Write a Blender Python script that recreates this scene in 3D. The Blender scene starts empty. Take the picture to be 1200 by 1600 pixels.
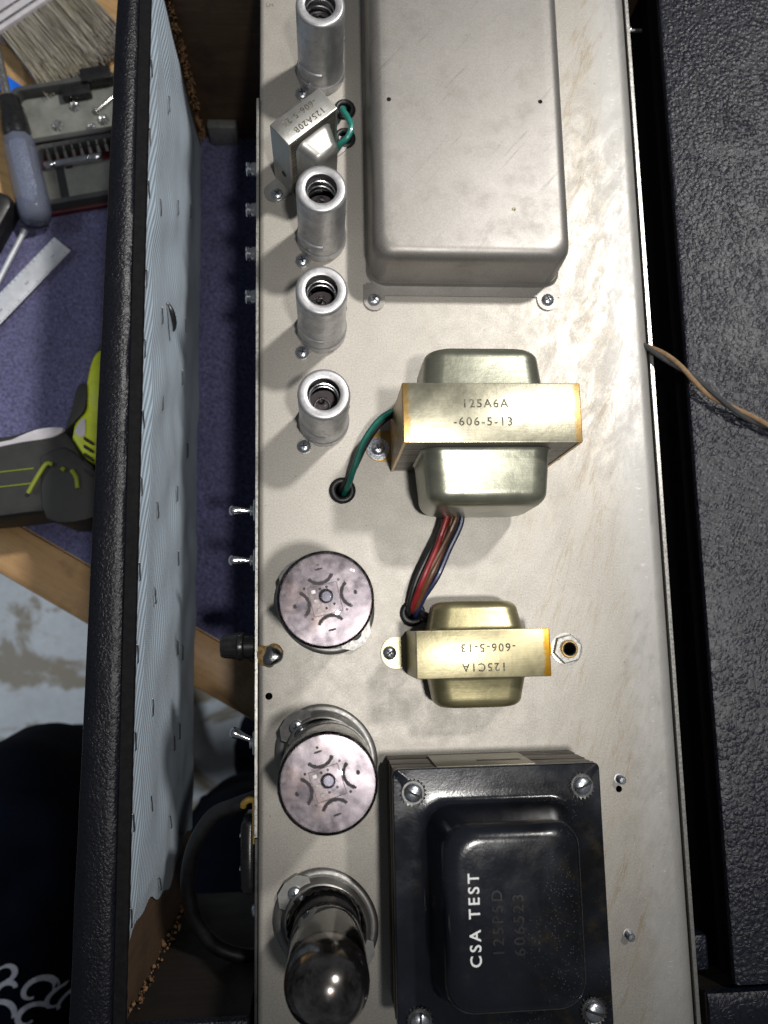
import bpy, bmesh, math, random
from mathutils import Vector, Matrix, noise as mnoise
from mathutils.bvhtree import BVHTree
random.seed(7)
S = 0.001                      # everything below is written in millimetres
sc = bpy.context.scene
COL = sc.collection
PI = math.pi

# ------------------------------------------------------------------ camera
cam = bpy.data.cameras.new('camera')
camo = bpy.data.objects.new('camera', cam); COL.objects.link(camo)
camo.matrix_world = Matrix((
    (0.9969925, 0.0092062, -0.0769493, 0.0),
    (-0.0202898, 0.9892929, -0.1445265, 0.0),
    (0.0747948, 0.1456531, 0.9865044, 0.400),
    (0, 0, 0, 1)))
cam.sensor_fit = 'VERTICAL'; cam.sensor_height = 36; cam.sensor_width = 27
cam.lens = 1253 / 1600 * 36
cam.clip_start = 0.01; cam.clip_end = 50
cam.dof.use_dof = True; cam.dof.focus_distance = 0.375; cam.dof.aperture_fstop = 10.0
sc.camera = camo
# ------------------------------------------------------------------ world
w = bpy.data.worlds.new('World'); sc.world = w; w.use_nodes = True
bg = w.node_tree.nodes['Background']
bg.inputs[0].default_value = (0.82, 0.90, 1.0, 1); bg.inputs[1].default_value = 0.08
# ------------------------------------------------------------------ lamps
def area(name, loc, target, size, power, col, size_y=None):
    l = bpy.data.lights.new(name, 'AREA'); l.energy = power; l.color = col
    l.shape = 'DISK' if size_y is None else 'RECTANGLE'; l.size = size
    if size_y: l.size_y = size_y
    o = bpy.data.objects.new(name, l); COL.objects.link(o)
    o.location = loc
    o.rotation_euler = (Vector(target) - Vector(loc)).to_track_quat('-Z', 'Y').to_euler()
    return o
area('overhead_lamp', (0.105, -0.08, 0.74), (0.075, 0.11, 0), 0.05, 0.40, (1.0, 0.965, 0.92)).data.spread = math.radians(58)
area('bench_lamp', (0.72, 0.80, 1.55), (-0.30, 0.30, 0), 0.13, 2.95, (1.0, 0.965, 0.92)).data.spread = math.radians(52)
area('ceiling_tube', (-1.9, 0.1, 1.5), (-0.50, -0.1, -0.94), 1.2, 3.2, (0.84, 0.92, 1.0), 0.08).data.spread = math.radians(40)
sc.view_settings.view_transform = 'Standard'; sc.view_settings.look = 'None'
sc.view_settings.exposure = 0.0; sc.view_settings.gamma = 1.0
sc.cycles.max_bounces = 10; sc.cycles.transparent_max_bounces = 16
sc.cycles.sample_clamp_indirect = 4.0
sc.cycles.caustics_reflective = False; sc.cycles.caustics_refractive = False

# ------------------------------------------------------------------ materials
class NT:
    def __init__(s, name):
        s.m = bpy.data.materials.new(name); s.m.use_nodes = True
        s.t = s.m.node_tree; s.b = s.t.nodes['Principled BSDF']; s.out = s.t.nodes['Material Output']
        s.co = s.n('ShaderNodeTexCoord').outputs['Object']
    def n(s, typ, **kw):
        x = s.t.nodes.new(typ)
        for k, v in kw.items(): setattr(x, k, v)
        return x
    def l(s, a, b): s.t.links.new(a, b)
    def set(s, x, i, v):
        if hasattr(v, 'is_output'): s.l(v, x.inputs[i])
        else: x.inputs[i].default_value = v
    def map(s, scale=(1,1,1), rot=(0,0,0), loc=(0,0,0)):
        src = s.co
        if any(rot):
            r = s.n('ShaderNodeMapping'); s.l(src, r.inputs[0]); r.inputs['Rotation'].default_value = rot; src = r.outputs[0]
        x = s.n('ShaderNodeMapping'); s.l(src, x.inputs[0])
        x.inputs['Scale'].default_value = scale; x.inputs['Location'].default_value = loc
        return x.outputs[0]
    def noise(s, scale, detail=4, rough=.55, vec=None, dist=0, out='Fac'):
        x = s.n('ShaderNodeTexNoise'); s.l(vec or s.co, x.inputs['Vector'])
        x.inputs['Scale'].default_value = scale; x.inputs['Detail'].default_value = detail
        x.inputs['Roughness'].default_value = rough; x.inputs['Distortion'].default_value = dist
        return x.outputs[out]
    def voro(s, scale, vec=None, feature='F1', out='Distance', rnd=1.0):
        x = s.n('ShaderNodeTexVoronoi', feature=feature); s.l(vec or s.co, x.inputs['Vector'])
        x.inputs['Scale'].default_value = scale; x.inputs['Randomness'].default_value = rnd
        return x.outputs[out]
    def ramp(s, fac, a, b, ca=(0,0,0,1), cb=(1,1,1,1), interp='LINEAR'):
        if a > b: a, b, ca, cb = b, a, cb, ca
        x = s.n('ShaderNodeValToRGB'); s.l(fac, x.inputs[0]); x.color_ramp.interpolation = interp
        e = x.color_ramp.elements; e[0].position = a; e[1].position = b; e[0].color = ca; e[1].color = cb
        return x.outputs[0]
    def math(s, op, a, b=0.0, c=None):
        x = s.n('ShaderNodeMath', operation=op); s.set(x, 0, a); s.set(x, 1, b)
        if c is not None: s.set(x, 2, c)
        return x.outputs[0]
    def mix(s, f, a, b, mode='MIX'):
        x = s.n('ShaderNodeMix', data_type='RGBA', blend_type=mode)
        s.set(x, 0, f)
        s.set(x, 6, a if hasattr(a, 'is_output') else (*a[:3], 1)); s.set(x, 7, b if hasattr(b, 'is_output') else (*b[:3], 1))
        return x.outputs[2]
    def bump(s, h, strength, dist, prev=None):
        x = s.n('ShaderNodeBump'); s.l(h, x.inputs['Height']); x.inputs['Strength'].default_value = strength
        x.inputs['Distance'].default_value = dist * S
        if prev is not None: s.l(prev, x.inputs['Normal'])
        return x.outputs[0]
    def sep(s, vec=None):
        x = s.n('ShaderNodeSeparateXYZ'); s.l(vec or s.co, x.inputs[0]); return x.outputs
    def rng(s, v, a, b, c=0., d=1.):
        x = s.n('ShaderNodeMapRange'); s.set(x, 0, v)
        for i, q in enumerate((a, b, c, d)): x.inputs[i+1].default_value = q
        return x.outputs[0]
    def fin(s, col=None, rough=None, metal=None, normal=None, **kw):
        if col is not None: s.set(s.b, 'Base Color', col if hasattr(col, 'is_output') else (*col[:3], 1))
        if rough is not None: s.set(s.b, 'Roughness', rough)
        if metal is not None: s.set(s.b, 'Metallic', metal)
        if normal is not None: s.l(normal, s.b.inputs['Normal'])
        for k, v in kw.items(): s.set(s.b, k.replace('_', ' '), v)
        return s.m

def sc3(c, k): return tuple(min(1, x*k) for x in c[:3])
def metal(name, col, rough=.4, met=.9, var=.18, vs=70, grain=.03, gs=1800, wear=.0, dark=None):
    t = NT(name)
    n1 = t.noise(vs, 6, .6); n2 = t.noise(gs, 2, .5); n3 = t.noise(vs*5, 4, .65)
    c = t.mix(t.ramp(n1, .3, .7), sc3(col, 1-var), sc3(col, 1+var*.6))
    c = t.mix(t.math('MULTIPLY', t.ramp(n2, .3, .7), .16), c, sc3(col, .72))
    if wear: c = t.mix(t.math('MULTIPLY', t.ramp(n3, .56, .68), wear), c, dark or sc3(col, .4))
    r = t.rng(n3, .3, .7, rough-.08, rough+.1)
    nn = t.bump(n2, .5, grain); nn = t.bump(n1, .4, .25, nn)
    return t.fin(c, r, met, nn)
def plain(name, col, rough=.5, met=0., var=.12, vs=150, bs=900, bd=.03, **kw):
    t = NT(name); n1 = t.noise(vs, 5, .6); n2 = t.noise(bs, 3, .6)
    c = t.mix(t.ramp(n1, .3, .7), sc3(col, 1-var), sc3(col, 1+var))
    return t.fin(c, t.rng(n1, .3, .7, max(0.02, rough-.06), rough+.06), met, t.bump(n2, .5, bd), **kw)

M = {}
def mk_chassis():
    t = NT('zinc_plate'); x, y, z = t.sep()
    base = (.455, .43, .385)
    n1 = t.noise(14, 6, .6); n2 = t.noise(1300, 3, .7); n3 = t.noise(95, 7, .7)
    c = t.mix(t.ramp(n1, .32, .68), (.44, .415, .37), (.50, .475, .43))
    c = t.mix(t.ramp(n2, .32, .66), sc3(base, .70), c)
    # faint long handling streaks, running diagonally
    right = t.rng(x, .080, .150)
    for k, (sx, sy, rot, amt) in enumerate(((60, 5, 21, .6), (100, 7, 17, .5), (36, 4, 26, .5))):
        st = t.noise(1, 6, .62, t.map((sx, sy, 1), (0, 0, math.radians(rot)), (k*3.1, k, 0)), .5)
        ln = t.ramp(t.math('ABSOLUTE', t.math('SUBTRACT', st, .5)), .013, .004)
        brk = t.ramp(t.noise(30, 4, .6, t.map(loc=(k, 4, 0))), .42, .62)
        c = t.mix(t.math('MULTIPLY', t.math('MULTIPLY', ln, brk), t.math('MULTIPLY_ADD', right, amt, .05)), c, (.30, .225, .135))
    # pale oxidised bloom towards the worn edge
    bl = t.noise(1, 12, .78, t.map((85, 30, 40), (0, 0, math.radians(24))), .6)
    c = t.mix(t.math('MULTIPLY', t.ramp(bl, .50, .57), t.math('MULTIPLY', right, .25)), c, (.54, .515, .47))
    br = t.noise(22, 6, .65, t.map(loc=(3, 1, 0)), .8)
    c = t.mix(t.math('MULTIPLY', t.ramp(br, .57, .72), t.math('MULTIPLY', right, .10)), c, (.38, .31, .22))
    # ticks along the edge
    tick = t.noise(1, 3, .7, t.map((150, 620, 1)))
    grey = t.math('MULTIPLY', t.rng(t.math('ADD', x, t.math('MULTIPLY', t.math('SUBTRACT', n3, .5), .02)), .150, .160), .55)
    c = t.mix(grey, c, (.50, .50, .495))
    edge = t.math('MULTIPLY', t.rng(x, .1625, .1635), t.rng(x, .1665, .1655))
    c = t.mix(t.math('MULTIPLY', t.ramp(tick, .60, .66), t.math('MULTIPLY', edge, .6)), c, (.70, .69, .66))
    pit = t.noise(1, 4, .7, t.map((420, 520, 1)))
    c = t.mix(t.math('MULTIPLY', t.ramp(pit, .66, .70), t.math('MULTIPLY', t.rng(x, .150, .166), .8)), c, (.14, .13, .12))
    # small dark specks
    sp = t.voro(120); c = t.mix(t.math('MULTIPLY', t.ramp(sp, .045, .035), .7), c, (.15, .11, .07))
    # fine scratches
    s1 = t.noise(1, 3, .5, t.map((1100, 9, 1), (0, 0, math.radians(35))))
    s2 = t.noise(1, 3, .5, t.map((1300, 7, 1), (0, 0, math.radians(-24)), (5, 2, 0)))
    scr = t.math('MAXIMUM', t.ramp(s1, .74, .78), t.ramp(s2, .74, .78))
    c = t.mix(t.math('MULTIPLY', scr, .5), c, (.75, .73, .69))
    rr = t.math('ADD', t.rng(n3, .3, .7, .44, .56), t.math('MULTIPLY', t.ramp(bl, .45, .6), t.math('MULTIPLY', right, -.14)))
    nn = t.bump(n2, .7, .05); nn = t.bump(n1, .3, .35, nn); nn = t.bump(n3, .3, .05, nn)
    return t.fin(c, rr, .42, nn)
M['chassis'] = mk_chassis()
def mk_cover():
    t = NT('cover_steel')
    n1 = t.noise(18, 6, .6); n2 = t.noise(1300, 3, .7); n3 = t.noise(60, 7, .7)
    c = t.mix(t.ramp(n1, .32, .68), (.225, .215, .20), (.27, .26, .245))
    c = t.mix(t.math('MULTIPLY', t.ramp(n2, .3, .7), .5), c, (.40, .38, .36))
    st = t.noise(1, 4, .6, t.map((420, 22, 1), (0, 0, math.radians(40))))
    c = t.mix(t.math('MULTIPLY', t.ramp(st, .62, .72), .55), c, (.13, .127, .125))
    c = t.mix(t.math('MULTIPLY', t.ramp(n3, .52, .70), .35), c, (.17, .155, .13))
    nn = t.bump(n2, .7, .05); nn = t.bump(n1, .3, .3, nn)
    return t.fin(c, t.rng(n3, .3, .7, .40, .50), .68, nn)
M['cover'] = mk_cover()
M['shield'] = metal('frosted_aluminium', (.54, .54, .555), .40, .75, .25, 90, .05, 900, .55, (.30, .29, .285))
M['shield_in'] = metal('dull_aluminium', (.30, .30, .31), .5, .8)
M['spring'] = metal('spring_steel', (.72, .72, .74), .25, .95)
M['screw'] = metal('zinc_screw', (.58, .61, .66), .28, .95, .15, 300)
M['dark'] = plain('dark_recess', (.012, .012, .013), .7)  # near-black colour also stands in for shade in holes and slots
M['chrome'] = metal('chrome', (.72, .72, .74), .14, 1.0, .08, 200, .01)
M['clamp'] = metal('spring_clamp_steel', (.27, .265, .255), .42, .85, .12, 90, .01)
M['brass'] = metal('brass', (.50, .34, .14), .28, .95)
M['nickel'] = metal('nickel', (.52, .51, .48), .32, .85, .10, 160, .01, 1500)
def lacquer(name, col, rough, axis_len, amber_amt, side):
    t = NT(name); x, y, z = t.sep()
    n1 = t.noise(60, 6, .6); n2 = t.noise(1, 4, .6, t.map((90, 1600, 90))); n3 = t.noise(170, 6, .7)
    c = t.mix(t.ramp(n1, .3, .7), sc3(col, .78), sc3(col, 1.14))
    c = t.mix(t.math('MULTIPLY', t.ramp(n2, .4, .7), .3), c, sc3(col, .6))
    sg = t.math('ADD', t.math('MULTIPLY', x, side) if side else t.math('ABSOLUTE', x), t.math('MULTIPLY', t.math('SUBTRACT', n3, .5), .006))
    am = t.rng(sg, (axis_len-3.6)*S, (axis_len-2.2)*S)
    c = t.mix(t.math('MULTIPLY', am, amber_amt), c, (.42, .22, .015))
    c = t.mix(t.math('MULTIPLY', t.ramp(n3, .62, .7), .35), c, sc3(col, .35))
    s1 = t.noise(1, 3, .5, t.map((900, 14, 14), (0, 0, math.radians(70))))
    c = t.mix(t.math('MULTIPLY', t.ramp(s1, .70, .75), .5), c, sc3(col, 1.6))
    nn = t.bump(n2, .25, .05); nn = t.bump(n1, .5, .5, nn)
    return t.fin(c, t.rng(n1, .3, .7, rough, rough+.12), .78, nn, Coat_Weight=.12, Coat_Roughness=.2)
M['ot_frame'] = lacquer('lacquered_tinplate', (.41, .392, .295), .28, 39.5, .7, 0)
M['ot_bell'] = lacquer('lacquered_bell', (.30, .305, .24), .28, 200, 0, 0)
M['ck_frame'] = lacquer('gold_lacquered_tinplate', (.42, .378, .23), .32, 30.2, 1.0, 1)
M['ck_bell'] = lacquer('gold_lacquered_bell', (.38, .34, .19), .30, 200, 0, 0)
M['rv_frame'] = lacquer('plain_tinplate', (.46, .455, .43), .32, 200, 0, 0)
def lams(name, col, n, rough=.45, met=.5):
    t = NT(name); x, y, z = t.sep()
    wv = t.noise(1, 2, .6, t.map((25, 25, n)))
    n3 = t.noise(140, 5, .65)
    c = t.mix(t.ramp(wv, .38, .62), sc3(col, .35), sc3(col, 1.25))
    c = t.mix(t.math('MULTIPLY', t.ramp(n3, .5, .7), .5), c, sc3(col, .5))
    return t.fin(c, rough, met, t.bump(wv, .8, .25))
M['pt_lams'] = lams('varnished_laminations', (.13, .115, .095), 1500)
M['ot_lams'] = lams('steel_laminations', (.24, .22, .19), 1500)
def mk_black():
    t = NT('black_enamel'); n1 = t.noise(15, 5, .6, None, .8); n3 = t.noise(900, 3, .6); n4 = t.noise(85, 7, .7)
    c = t.mix(t.ramp(n1, .42, .62), (.004, .004, .0045), (.010, .012, .018))
    c = t.mix(t.math('MULTIPLY', t.ramp(n4, .56, .70), .7), c, (.022, .016, .007))
    xx = t.sep()[0]; hz = t.rng(t.math('ADD', xx, t.math('MULTIPLY', t.math('SUBTRACT', n1, .5), .05)), -.004, .006)
    c = t.mix(t.math('MULTIPLY', t.math('SUBTRACT', 1., hz), .4), c, (.015, .018, .028))  # bluish sheen of the left half painted into the colour
    sp = t.math('MULTIPLY', t.math('MULTIPLY', t.ramp(t.voro(1050), .17, .10), t.ramp(t.noise(34, 4), .44, .56)), t.math('MULTIPLY_ADD', hz, .8, .08))
    c = t.mix(sp, c, (.17, .16, .14))
    r = t.math('ADD', t.rng(n1, .42, .62, .15, .27), t.rng(n4, .4, .7, -.03, .07))
    return t.fin(c, r, 0.0, t.bump(n4, .4, .2, t.bump(n3, .6, .05)), Specular_IOR_Level=.42, Coat_Weight=.1, Coat_Roughness=.12)
M['enamel'] = mk_black()
M['print_white'] = plain('white_ink', (.78, .80, .80), .6, var=.08, vs=900)
def mk_stamp():
    t = NT('stamped_ink'); n1 = t.noise(700, 4, .7); n2 = t.noise(160, 3, .6)
    f = t.math('MAXIMUM', t.ramp(n1, .52, .64), t.math('MULTIPLY', t.ramp(n2, .5, .68), .7))
    return t.fin(t.mix(f, (.05, .044, .036), (.24, .225, .165)), .6, .35)
M['stamp'] = mk_stamp()
M['emboss'] = plain('embossed_enamel', (.020, .020, .022), .26)
M['label'] = lacquer('printed_foil_label', (.30, .28, .22), .4, 200, 0, 0)
def wire(name, col, rough=.38): return plain(name, col, rough, 0, .2, 220, 600, .08, Coat_Weight=.15)
M['w_green'] = wire('green_insulation', (.006, .10, .075)); M['w_teal'] = wire('teal_insulation', (.02, .20, .16))
M['w_black'] = wire('black_insulation', (.014, .014, .015)); M['w_red'] = wire('red_insulation', (.24, .018, .022))
M['w_brown'] = wire('brown_insulation', (.10, .045, .02)); M['w_blue'] = wire('navy_insulation', (.012, .018, .06))
M['w_tan'] = plain('tan_cloth_insulation', (.29, .19, .105), .85, 0, .25, 500, 1800, .25)
M['w_grey'] = plain('grey_cloth_insulation', (.05, .052, .055), .85, 0, .25, 500, 1800, .25)
M['rubber'] = plain('black_rubber', (.008, .008, .009), .45, 0, .3, 200, 700, .08)
M['felt'] = plain('matt_black_edge', (.008, .008, .009), .95, 0, .4, 300, 700, .3, Specular_IOR_Level=.15)
M['plastic'] = plain('black_plastic', (.012, .012, .013), .28, 0, .2, 200, 900, .03)
M['bakelite'] = plain('brown_bakelite', (.035, .022, .014), .35)
def mk_glass(name, tint=(1, 1, 1), refl=1.0, ior=1.5):
    m = bpy.data.materials.new(name); m.use_nodes = True; t = m.node_tree
    for n in list(t.nodes):
        if n.type != 'OUTPUT_MATERIAL': t.nodes.remove(n)
    o = [n for n in t.nodes if n.type == 'OUTPUT_MATERIAL'][0]
    tr = t.nodes.new('ShaderNodeBsdfTransparent'); tr.inputs[0].default_value = (*tint, 1)
    gl = t.nodes.new('ShaderNodeBsdfGlossy'); gl.inputs['Roughness'].default_value = .03
    fr = t.nodes.new('ShaderNodeFresnel'); fr.inputs[0].default_value = ior
    mx = t.nodes.new('ShaderNodeMixShader')
    t.links.new(fr.outputs[0], mx.inputs[0]); t.links.new(tr.outputs[0], mx.inputs[1]); t.links.new(gl.outputs[0], mx.inputs[2])
    t.links.new(mx.outputs[0], o.inputs[0])
    return m
M['glass'] = mk_glass('tube_glass', (.98, .985, .98), 1, 1.30)
M['glass_tip'] = mk_glass('thick_tube_glass', (.90, .94, 1.0), 1, 1.9)
M['glass_dark'] = mk_glass('smoky_tube_glass', (.70, .72, .70), 1, 1.6)
def mk_mica():
    t = NT('silvered_mica'); n1 = t.noise(55, 7, .65, None, .6); n2 = t.noise(140, 7, .72); n3 = t.noise(34, 3, .5, t.map(loc=(2, 2, 0)))
    c = t.mix(t.ramp(n1, .35, .65), (.14, .122, .140), (.26, .228, .248))
    c = t.mix(t.math('MULTIPLY', t.ramp(n3, .60, .74), .45), c, (.36, .24, .18))
    c = t.mix(t.math('MULTIPLY', t.ramp(n2, .54, .70), .35), c, (.10, .085, .10))
    return t.fin(c, t.rng(n2, .3, .7, .18, .34), .9, t.bump(n2, .2, .08, t.bump(n3, .6, 1.0)))
M['mica'] = mk_mica()
M['mica_cut'] = plain('mica_slot', (.018, .013, .018), .6)
M['mica_line'] = plain('scribed_mica', (.10, .08, .085), .5, .2)
M['mica_white'] = plain('pale_ceramic', (.80, .78, .75), .6)
def mk_getter():
    t = NT('getter_flash'); n1 = t.noise(75, 8, .7, None, .4); n2 = t.noise(260, 5, .7)
    c = t.mix(t.ramp(n1, .38, .66), (.045, .040, .038), (.36, .335, .32))
    c = t.mix(t.math('MULTIPLY', t.ramp(n2, .6, .7), .6), c, (.10, .055, .03))
    return t.fin(c, t.rng(n1, .35, .65, .28, .10), .97, t.bump(n2, .4, .08))
M['getter'] = mk_getter()
M['grey_plate'] = metal('reflection_grey', (.34, .34, .33), .45, .6)  # grey stands in for reflections on the rectifier glass
M['plate'] = metal('carbonised_plate', (.10, .10, .10), .5, .6)
def tolex(name, base, cell, rough, bd, spec=.5):
    t = NT(name)
    nv = t.n('ShaderNodeTexNoise'); t.l(t.co, nv.inputs['Vector']); nv.inputs['Scale'].default_value = cell*.35; nv.inputs['Detail'].default_value = 3
    mixv = t.n('ShaderNodeMix', data_type='VECTOR'); mixv.inputs[0].default_value = .0018
    t.l(t.co, mixv.inputs[4]); t.l(nv.outputs['Color'], mixv.inputs[5])
    n1 = t.noise(13, 5, .6); n2 = t.noise(cell*3.5, 3, .7); n0 = t.noise(55, 4, .6)
    v = t.voro(cell, mixv.outputs[1], 'F1'); va = t.voro(cell*.52, mixv.outputs[1], 'DISTANCE_TO_EDGE')
    peb = t.ramp(v, .75, .15, interp='EASE'); cre = t.ramp(va, .0, .10, interp='EASE')
    h = t.math('MULTIPLY', t.math('MULTIPLY_ADD', peb, .7, .3), t.math('MULTIPLY_ADD', cre, t.rng(n0, .35, .65, .15, .75), .4))
    h = t.math('ADD', h, t.math('MULTIPLY', n2, .30))
    c = t.mix(t.ramp(n1, .35, .7), sc3(base, .88), sc3(base, 1.1)); c = t.mix(t.math('MULTIPLY', cre, .55), sc3(base, .45), c)
    du = t.math('MULTIPLY', t.ramp(t.voro(60), .030, .022), t.ramp(t.noise(9, 3), .52, .6))
    c = t.mix(t.math('MULTIPLY', du, .4), c, (.35, .35, .36))
    return t.fin(c, t.rng(n0, .3, .7, rough-.02, rough+.03), 0, t.bump(h, .9, bd), Specular_IOR_Level=spec)
M['tolex'] = tolex('black_vinyl_covering', (.007, .0078, .013), 640, .38, .22, .34)
M['tolex_wide'] = tolex('dark_vinyl_panel', (.014, .017, .032), 430, .36, .42, .5)
def mk_cloth():
    t = NT('silver_blue_grille_cloth'); x, y, z = t.sep()
    wob = t.noise(9, 3, .5)
    ph = t.math('ADD', t.math('MULTIPLY', y, 560.), t.math('MULTIPLY', z, 1650.)); ph = t.math('ADD', ph, t.math('MULTIPLY', wob, 7.))
    w1 = t.math('MULTIPLY_ADD', t.math('SINE', ph), .5, .5)
    w2 = t.math('MULTIPLY_ADD', t.math('SINE', t.math('MULTIPLY', y, 5200.)), .5, .5)
    n1 = t.noise(12, 5, .6); n2 = t.noise(700, 3, .6)
    c = t.mix(w1, (.30, .385, .47), (.45, .56, .67)); c = t.mix(t.math('MULTIPLY', w2, .08), c, (.30, .34, .37))
    c = t.mix(t.math('MULTIPLY', t.ramp(n1, .5, .7), .3), c, (.24, .25, .25))
    h = t.math('ADD', t.math('MULTIPLY', w1, 1.), t.math('MULTIPLY', w2, .15)); h = t.math('ADD', h, t.math('MULTIPLY', n2, .4))
    return t.fin(c, .75, 0, t.bump(h, .9, .45), Sheen_Weight=.1)
M['cloth'] = mk_cloth()
def mk_wood(name, a, b, ring, axis, rough=.6, stain=None):
    t = NT(name); s = [140, 140, 140]; s[axis] = 9
    n1 = t.noise(1, 6, .65, t.map(tuple(s)), .8); n2 = t.noise(1, 3, .6, t.map(tuple(k*5 for k in s))); n3 = t.noise(28, 5, .65)
    c = t.mix(t.ramp(n1, .3, .7), a, b); c = t.mix(t.math('MULTIPLY', t.ramp(n2, .5, .7), .35), c, sc3(a, .55))
    if stain: c = t.mix(t.math('MULTIPLY', t.ramp(n3, .52, .66), .75), c, stain)
    return t.fin(c, t.rng(n3, .3, .7, rough-.1, rough+.1), 0, t.bump(n1, .5, .25, t.bump(n2, .4, .1)))
M['bench_wood'] = mk_wood('varnished_bench_wood', (.36, .21, .085), (.52, .34, .16), 0, 0, .38, (.28, .19, .10))
M['edge_wood'] = mk_wood('bench_edge_wood', (.34, .20, .09), (.46, .29, .14), 0, 0, .30, (.22, .13, .06))
M['stained_ply'] = mk_wood('dark_stained_plywood', (.050, .028, .014), (.085, .050, .026), 0, 0, .6, (.028, .016, .009))
M['shaded_ply'] = mk_wood('shaded_plywood', (.012, .008, .006), (.022, .015, .011), 0, 0, .7, (.008, .006, .005))  # darker copy of the stained plywood; paints shade on the lower end wall
M['raw_ply'] = mk_wood('brown_board', (.085, .050, .026), (.13, .078, .042), 0, 2, .7, (.06, .035, .02))
M['splinter'] = plain('raw_splintered_wood', (.20, .11, .05), .85, 0, .75, 180, 700, .3)
def mk_towel():
    t = NT('navy_towelling'); n1 = t.noise(420, 5, .7, None, .5); n2 = t.noise(16, 5, .6); n3 = t.voro(520)
    c = t.mix(t.ramp(n1, .35, .68), (.030, .031, .082), (.155, .155, .32)); c = t.mix(t.math('MULTIPLY', t.ramp(n2, .4, .7), .4), c, (.035, .032, .062))
    return t.fin(c, .95, 0, t.bump(n1, 1.0, 1.1, t.bump(n3, .6, .5)), Sheen_Weight=.35, Sheen_Roughness=.5)
M['towel'] = mk_towel()
def mk_floor():
    t = NT('painted_concrete'); n1 = t.noise(7, 8, .62, None, .8); n2 = t.noise(90, 6, .7); n3 = t.noise(3, 4, .5)
    c = t.mix(t.ramp(n2, .3, .7), (.38, .40, .43), (.48, .50, .52))
    c = t.mix(t.ramp(n1, .51, .57), c, (.17, .135, .085)); c = t.mix(t.math('MULTIPLY', t.ramp(n3, .5, .7), .5), c, (.20, .20, .19))
    return t.fin(c, .6, 0, t.bump(n2, .4, .6))
M['floor'] = mk_floor()
M['denim'] = plain('navy_cotton', (.0035, .005, .012), .95, 0, .4, 40, 1400, .25, Specular_IOR_Level=.1)
M['scroll'] = plain('white_screen_print', (.80, .79, .86), .85, 0, .12, 500, 800, .1)
M['lime'] = plain('lime_plastic', (.48, .56, .01), .42); M['lime_shaded'] = plain('shaded_lime_plastic', (.20, .24, .008), .5); M['tool_grey'] = plain('charcoal_rubber', (.022, .022, .021), .6, 0, .2, 120, 1200, .12)  # tool's shadow put into colour: dim copy of the lime, charcoal darkened too
M['tool_pale'] = plain('pale_grey_plastic', (.52, .50, .53), .45)
M['case'] = plain('charcoal_case_plastic', (.045, .046, .046), .55, 0, .2, 60, 1500, .1); M['case_in'] = plain('dusty_case_plastic', (.155, .16, .145), .6, 0, .3, 60, 900, .08)
M['maroon'] = plain('maroon_plastic', (.06, .006, .012), .45)
M['steel'] = metal('tool_steel', (.66, .65, .63), .22, .95); M['dsteel'] = metal('oiled_steel', (.10, .10, .10), .35, .8)
M['ruler'] = metal('satin_ruler_steel', (.62, .64, .68), .5, .45); M['tick'] = plain('ruler_ink', (.10, .10, .12), .7)
M['blue'] = plain('bright_blue_plastic', (.005, .13, .66), .4)
M['acetate'] = NT('clear_violet_acetate').fin((.66, .74, 1.0), .04, 0, None, Transmission_Weight=.85, IOR=1.2)
def mk_brist():
    t = NT('grey_bristle'); n1 = t.noise(1, 3, .6, t.map((20, 900, 500))); n2 = t.noise(30, 4, .6)
    c = t.mix(t.ramp(n1, .35, .65), (.17, .145, .11), (.46, .43, .37)); c = t.mix(t.math('MULTIPLY', t.ramp(n2, .5, .7), .4), c, (.30, .27, .17))
    return t.fin(c, .6, 0)
M['bristle'] = mk_brist()
M['solder'] = metal('solder', (.42, .43, .44), .18, 1.0, .25, 200, .02)
M['flux'] = plain('amber_flux', (.22, .14, .05), .25, 0, .5, 500)
M['amber'] = plain('amber_fibre', (.30, .19, .03), .4)
M['frost'] = plain('frosted_bracket', (.16, .165, .16), .3, .2)
M['print_stain'] = plain('faded_ink', (.22, .19, .15), .7)

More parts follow.
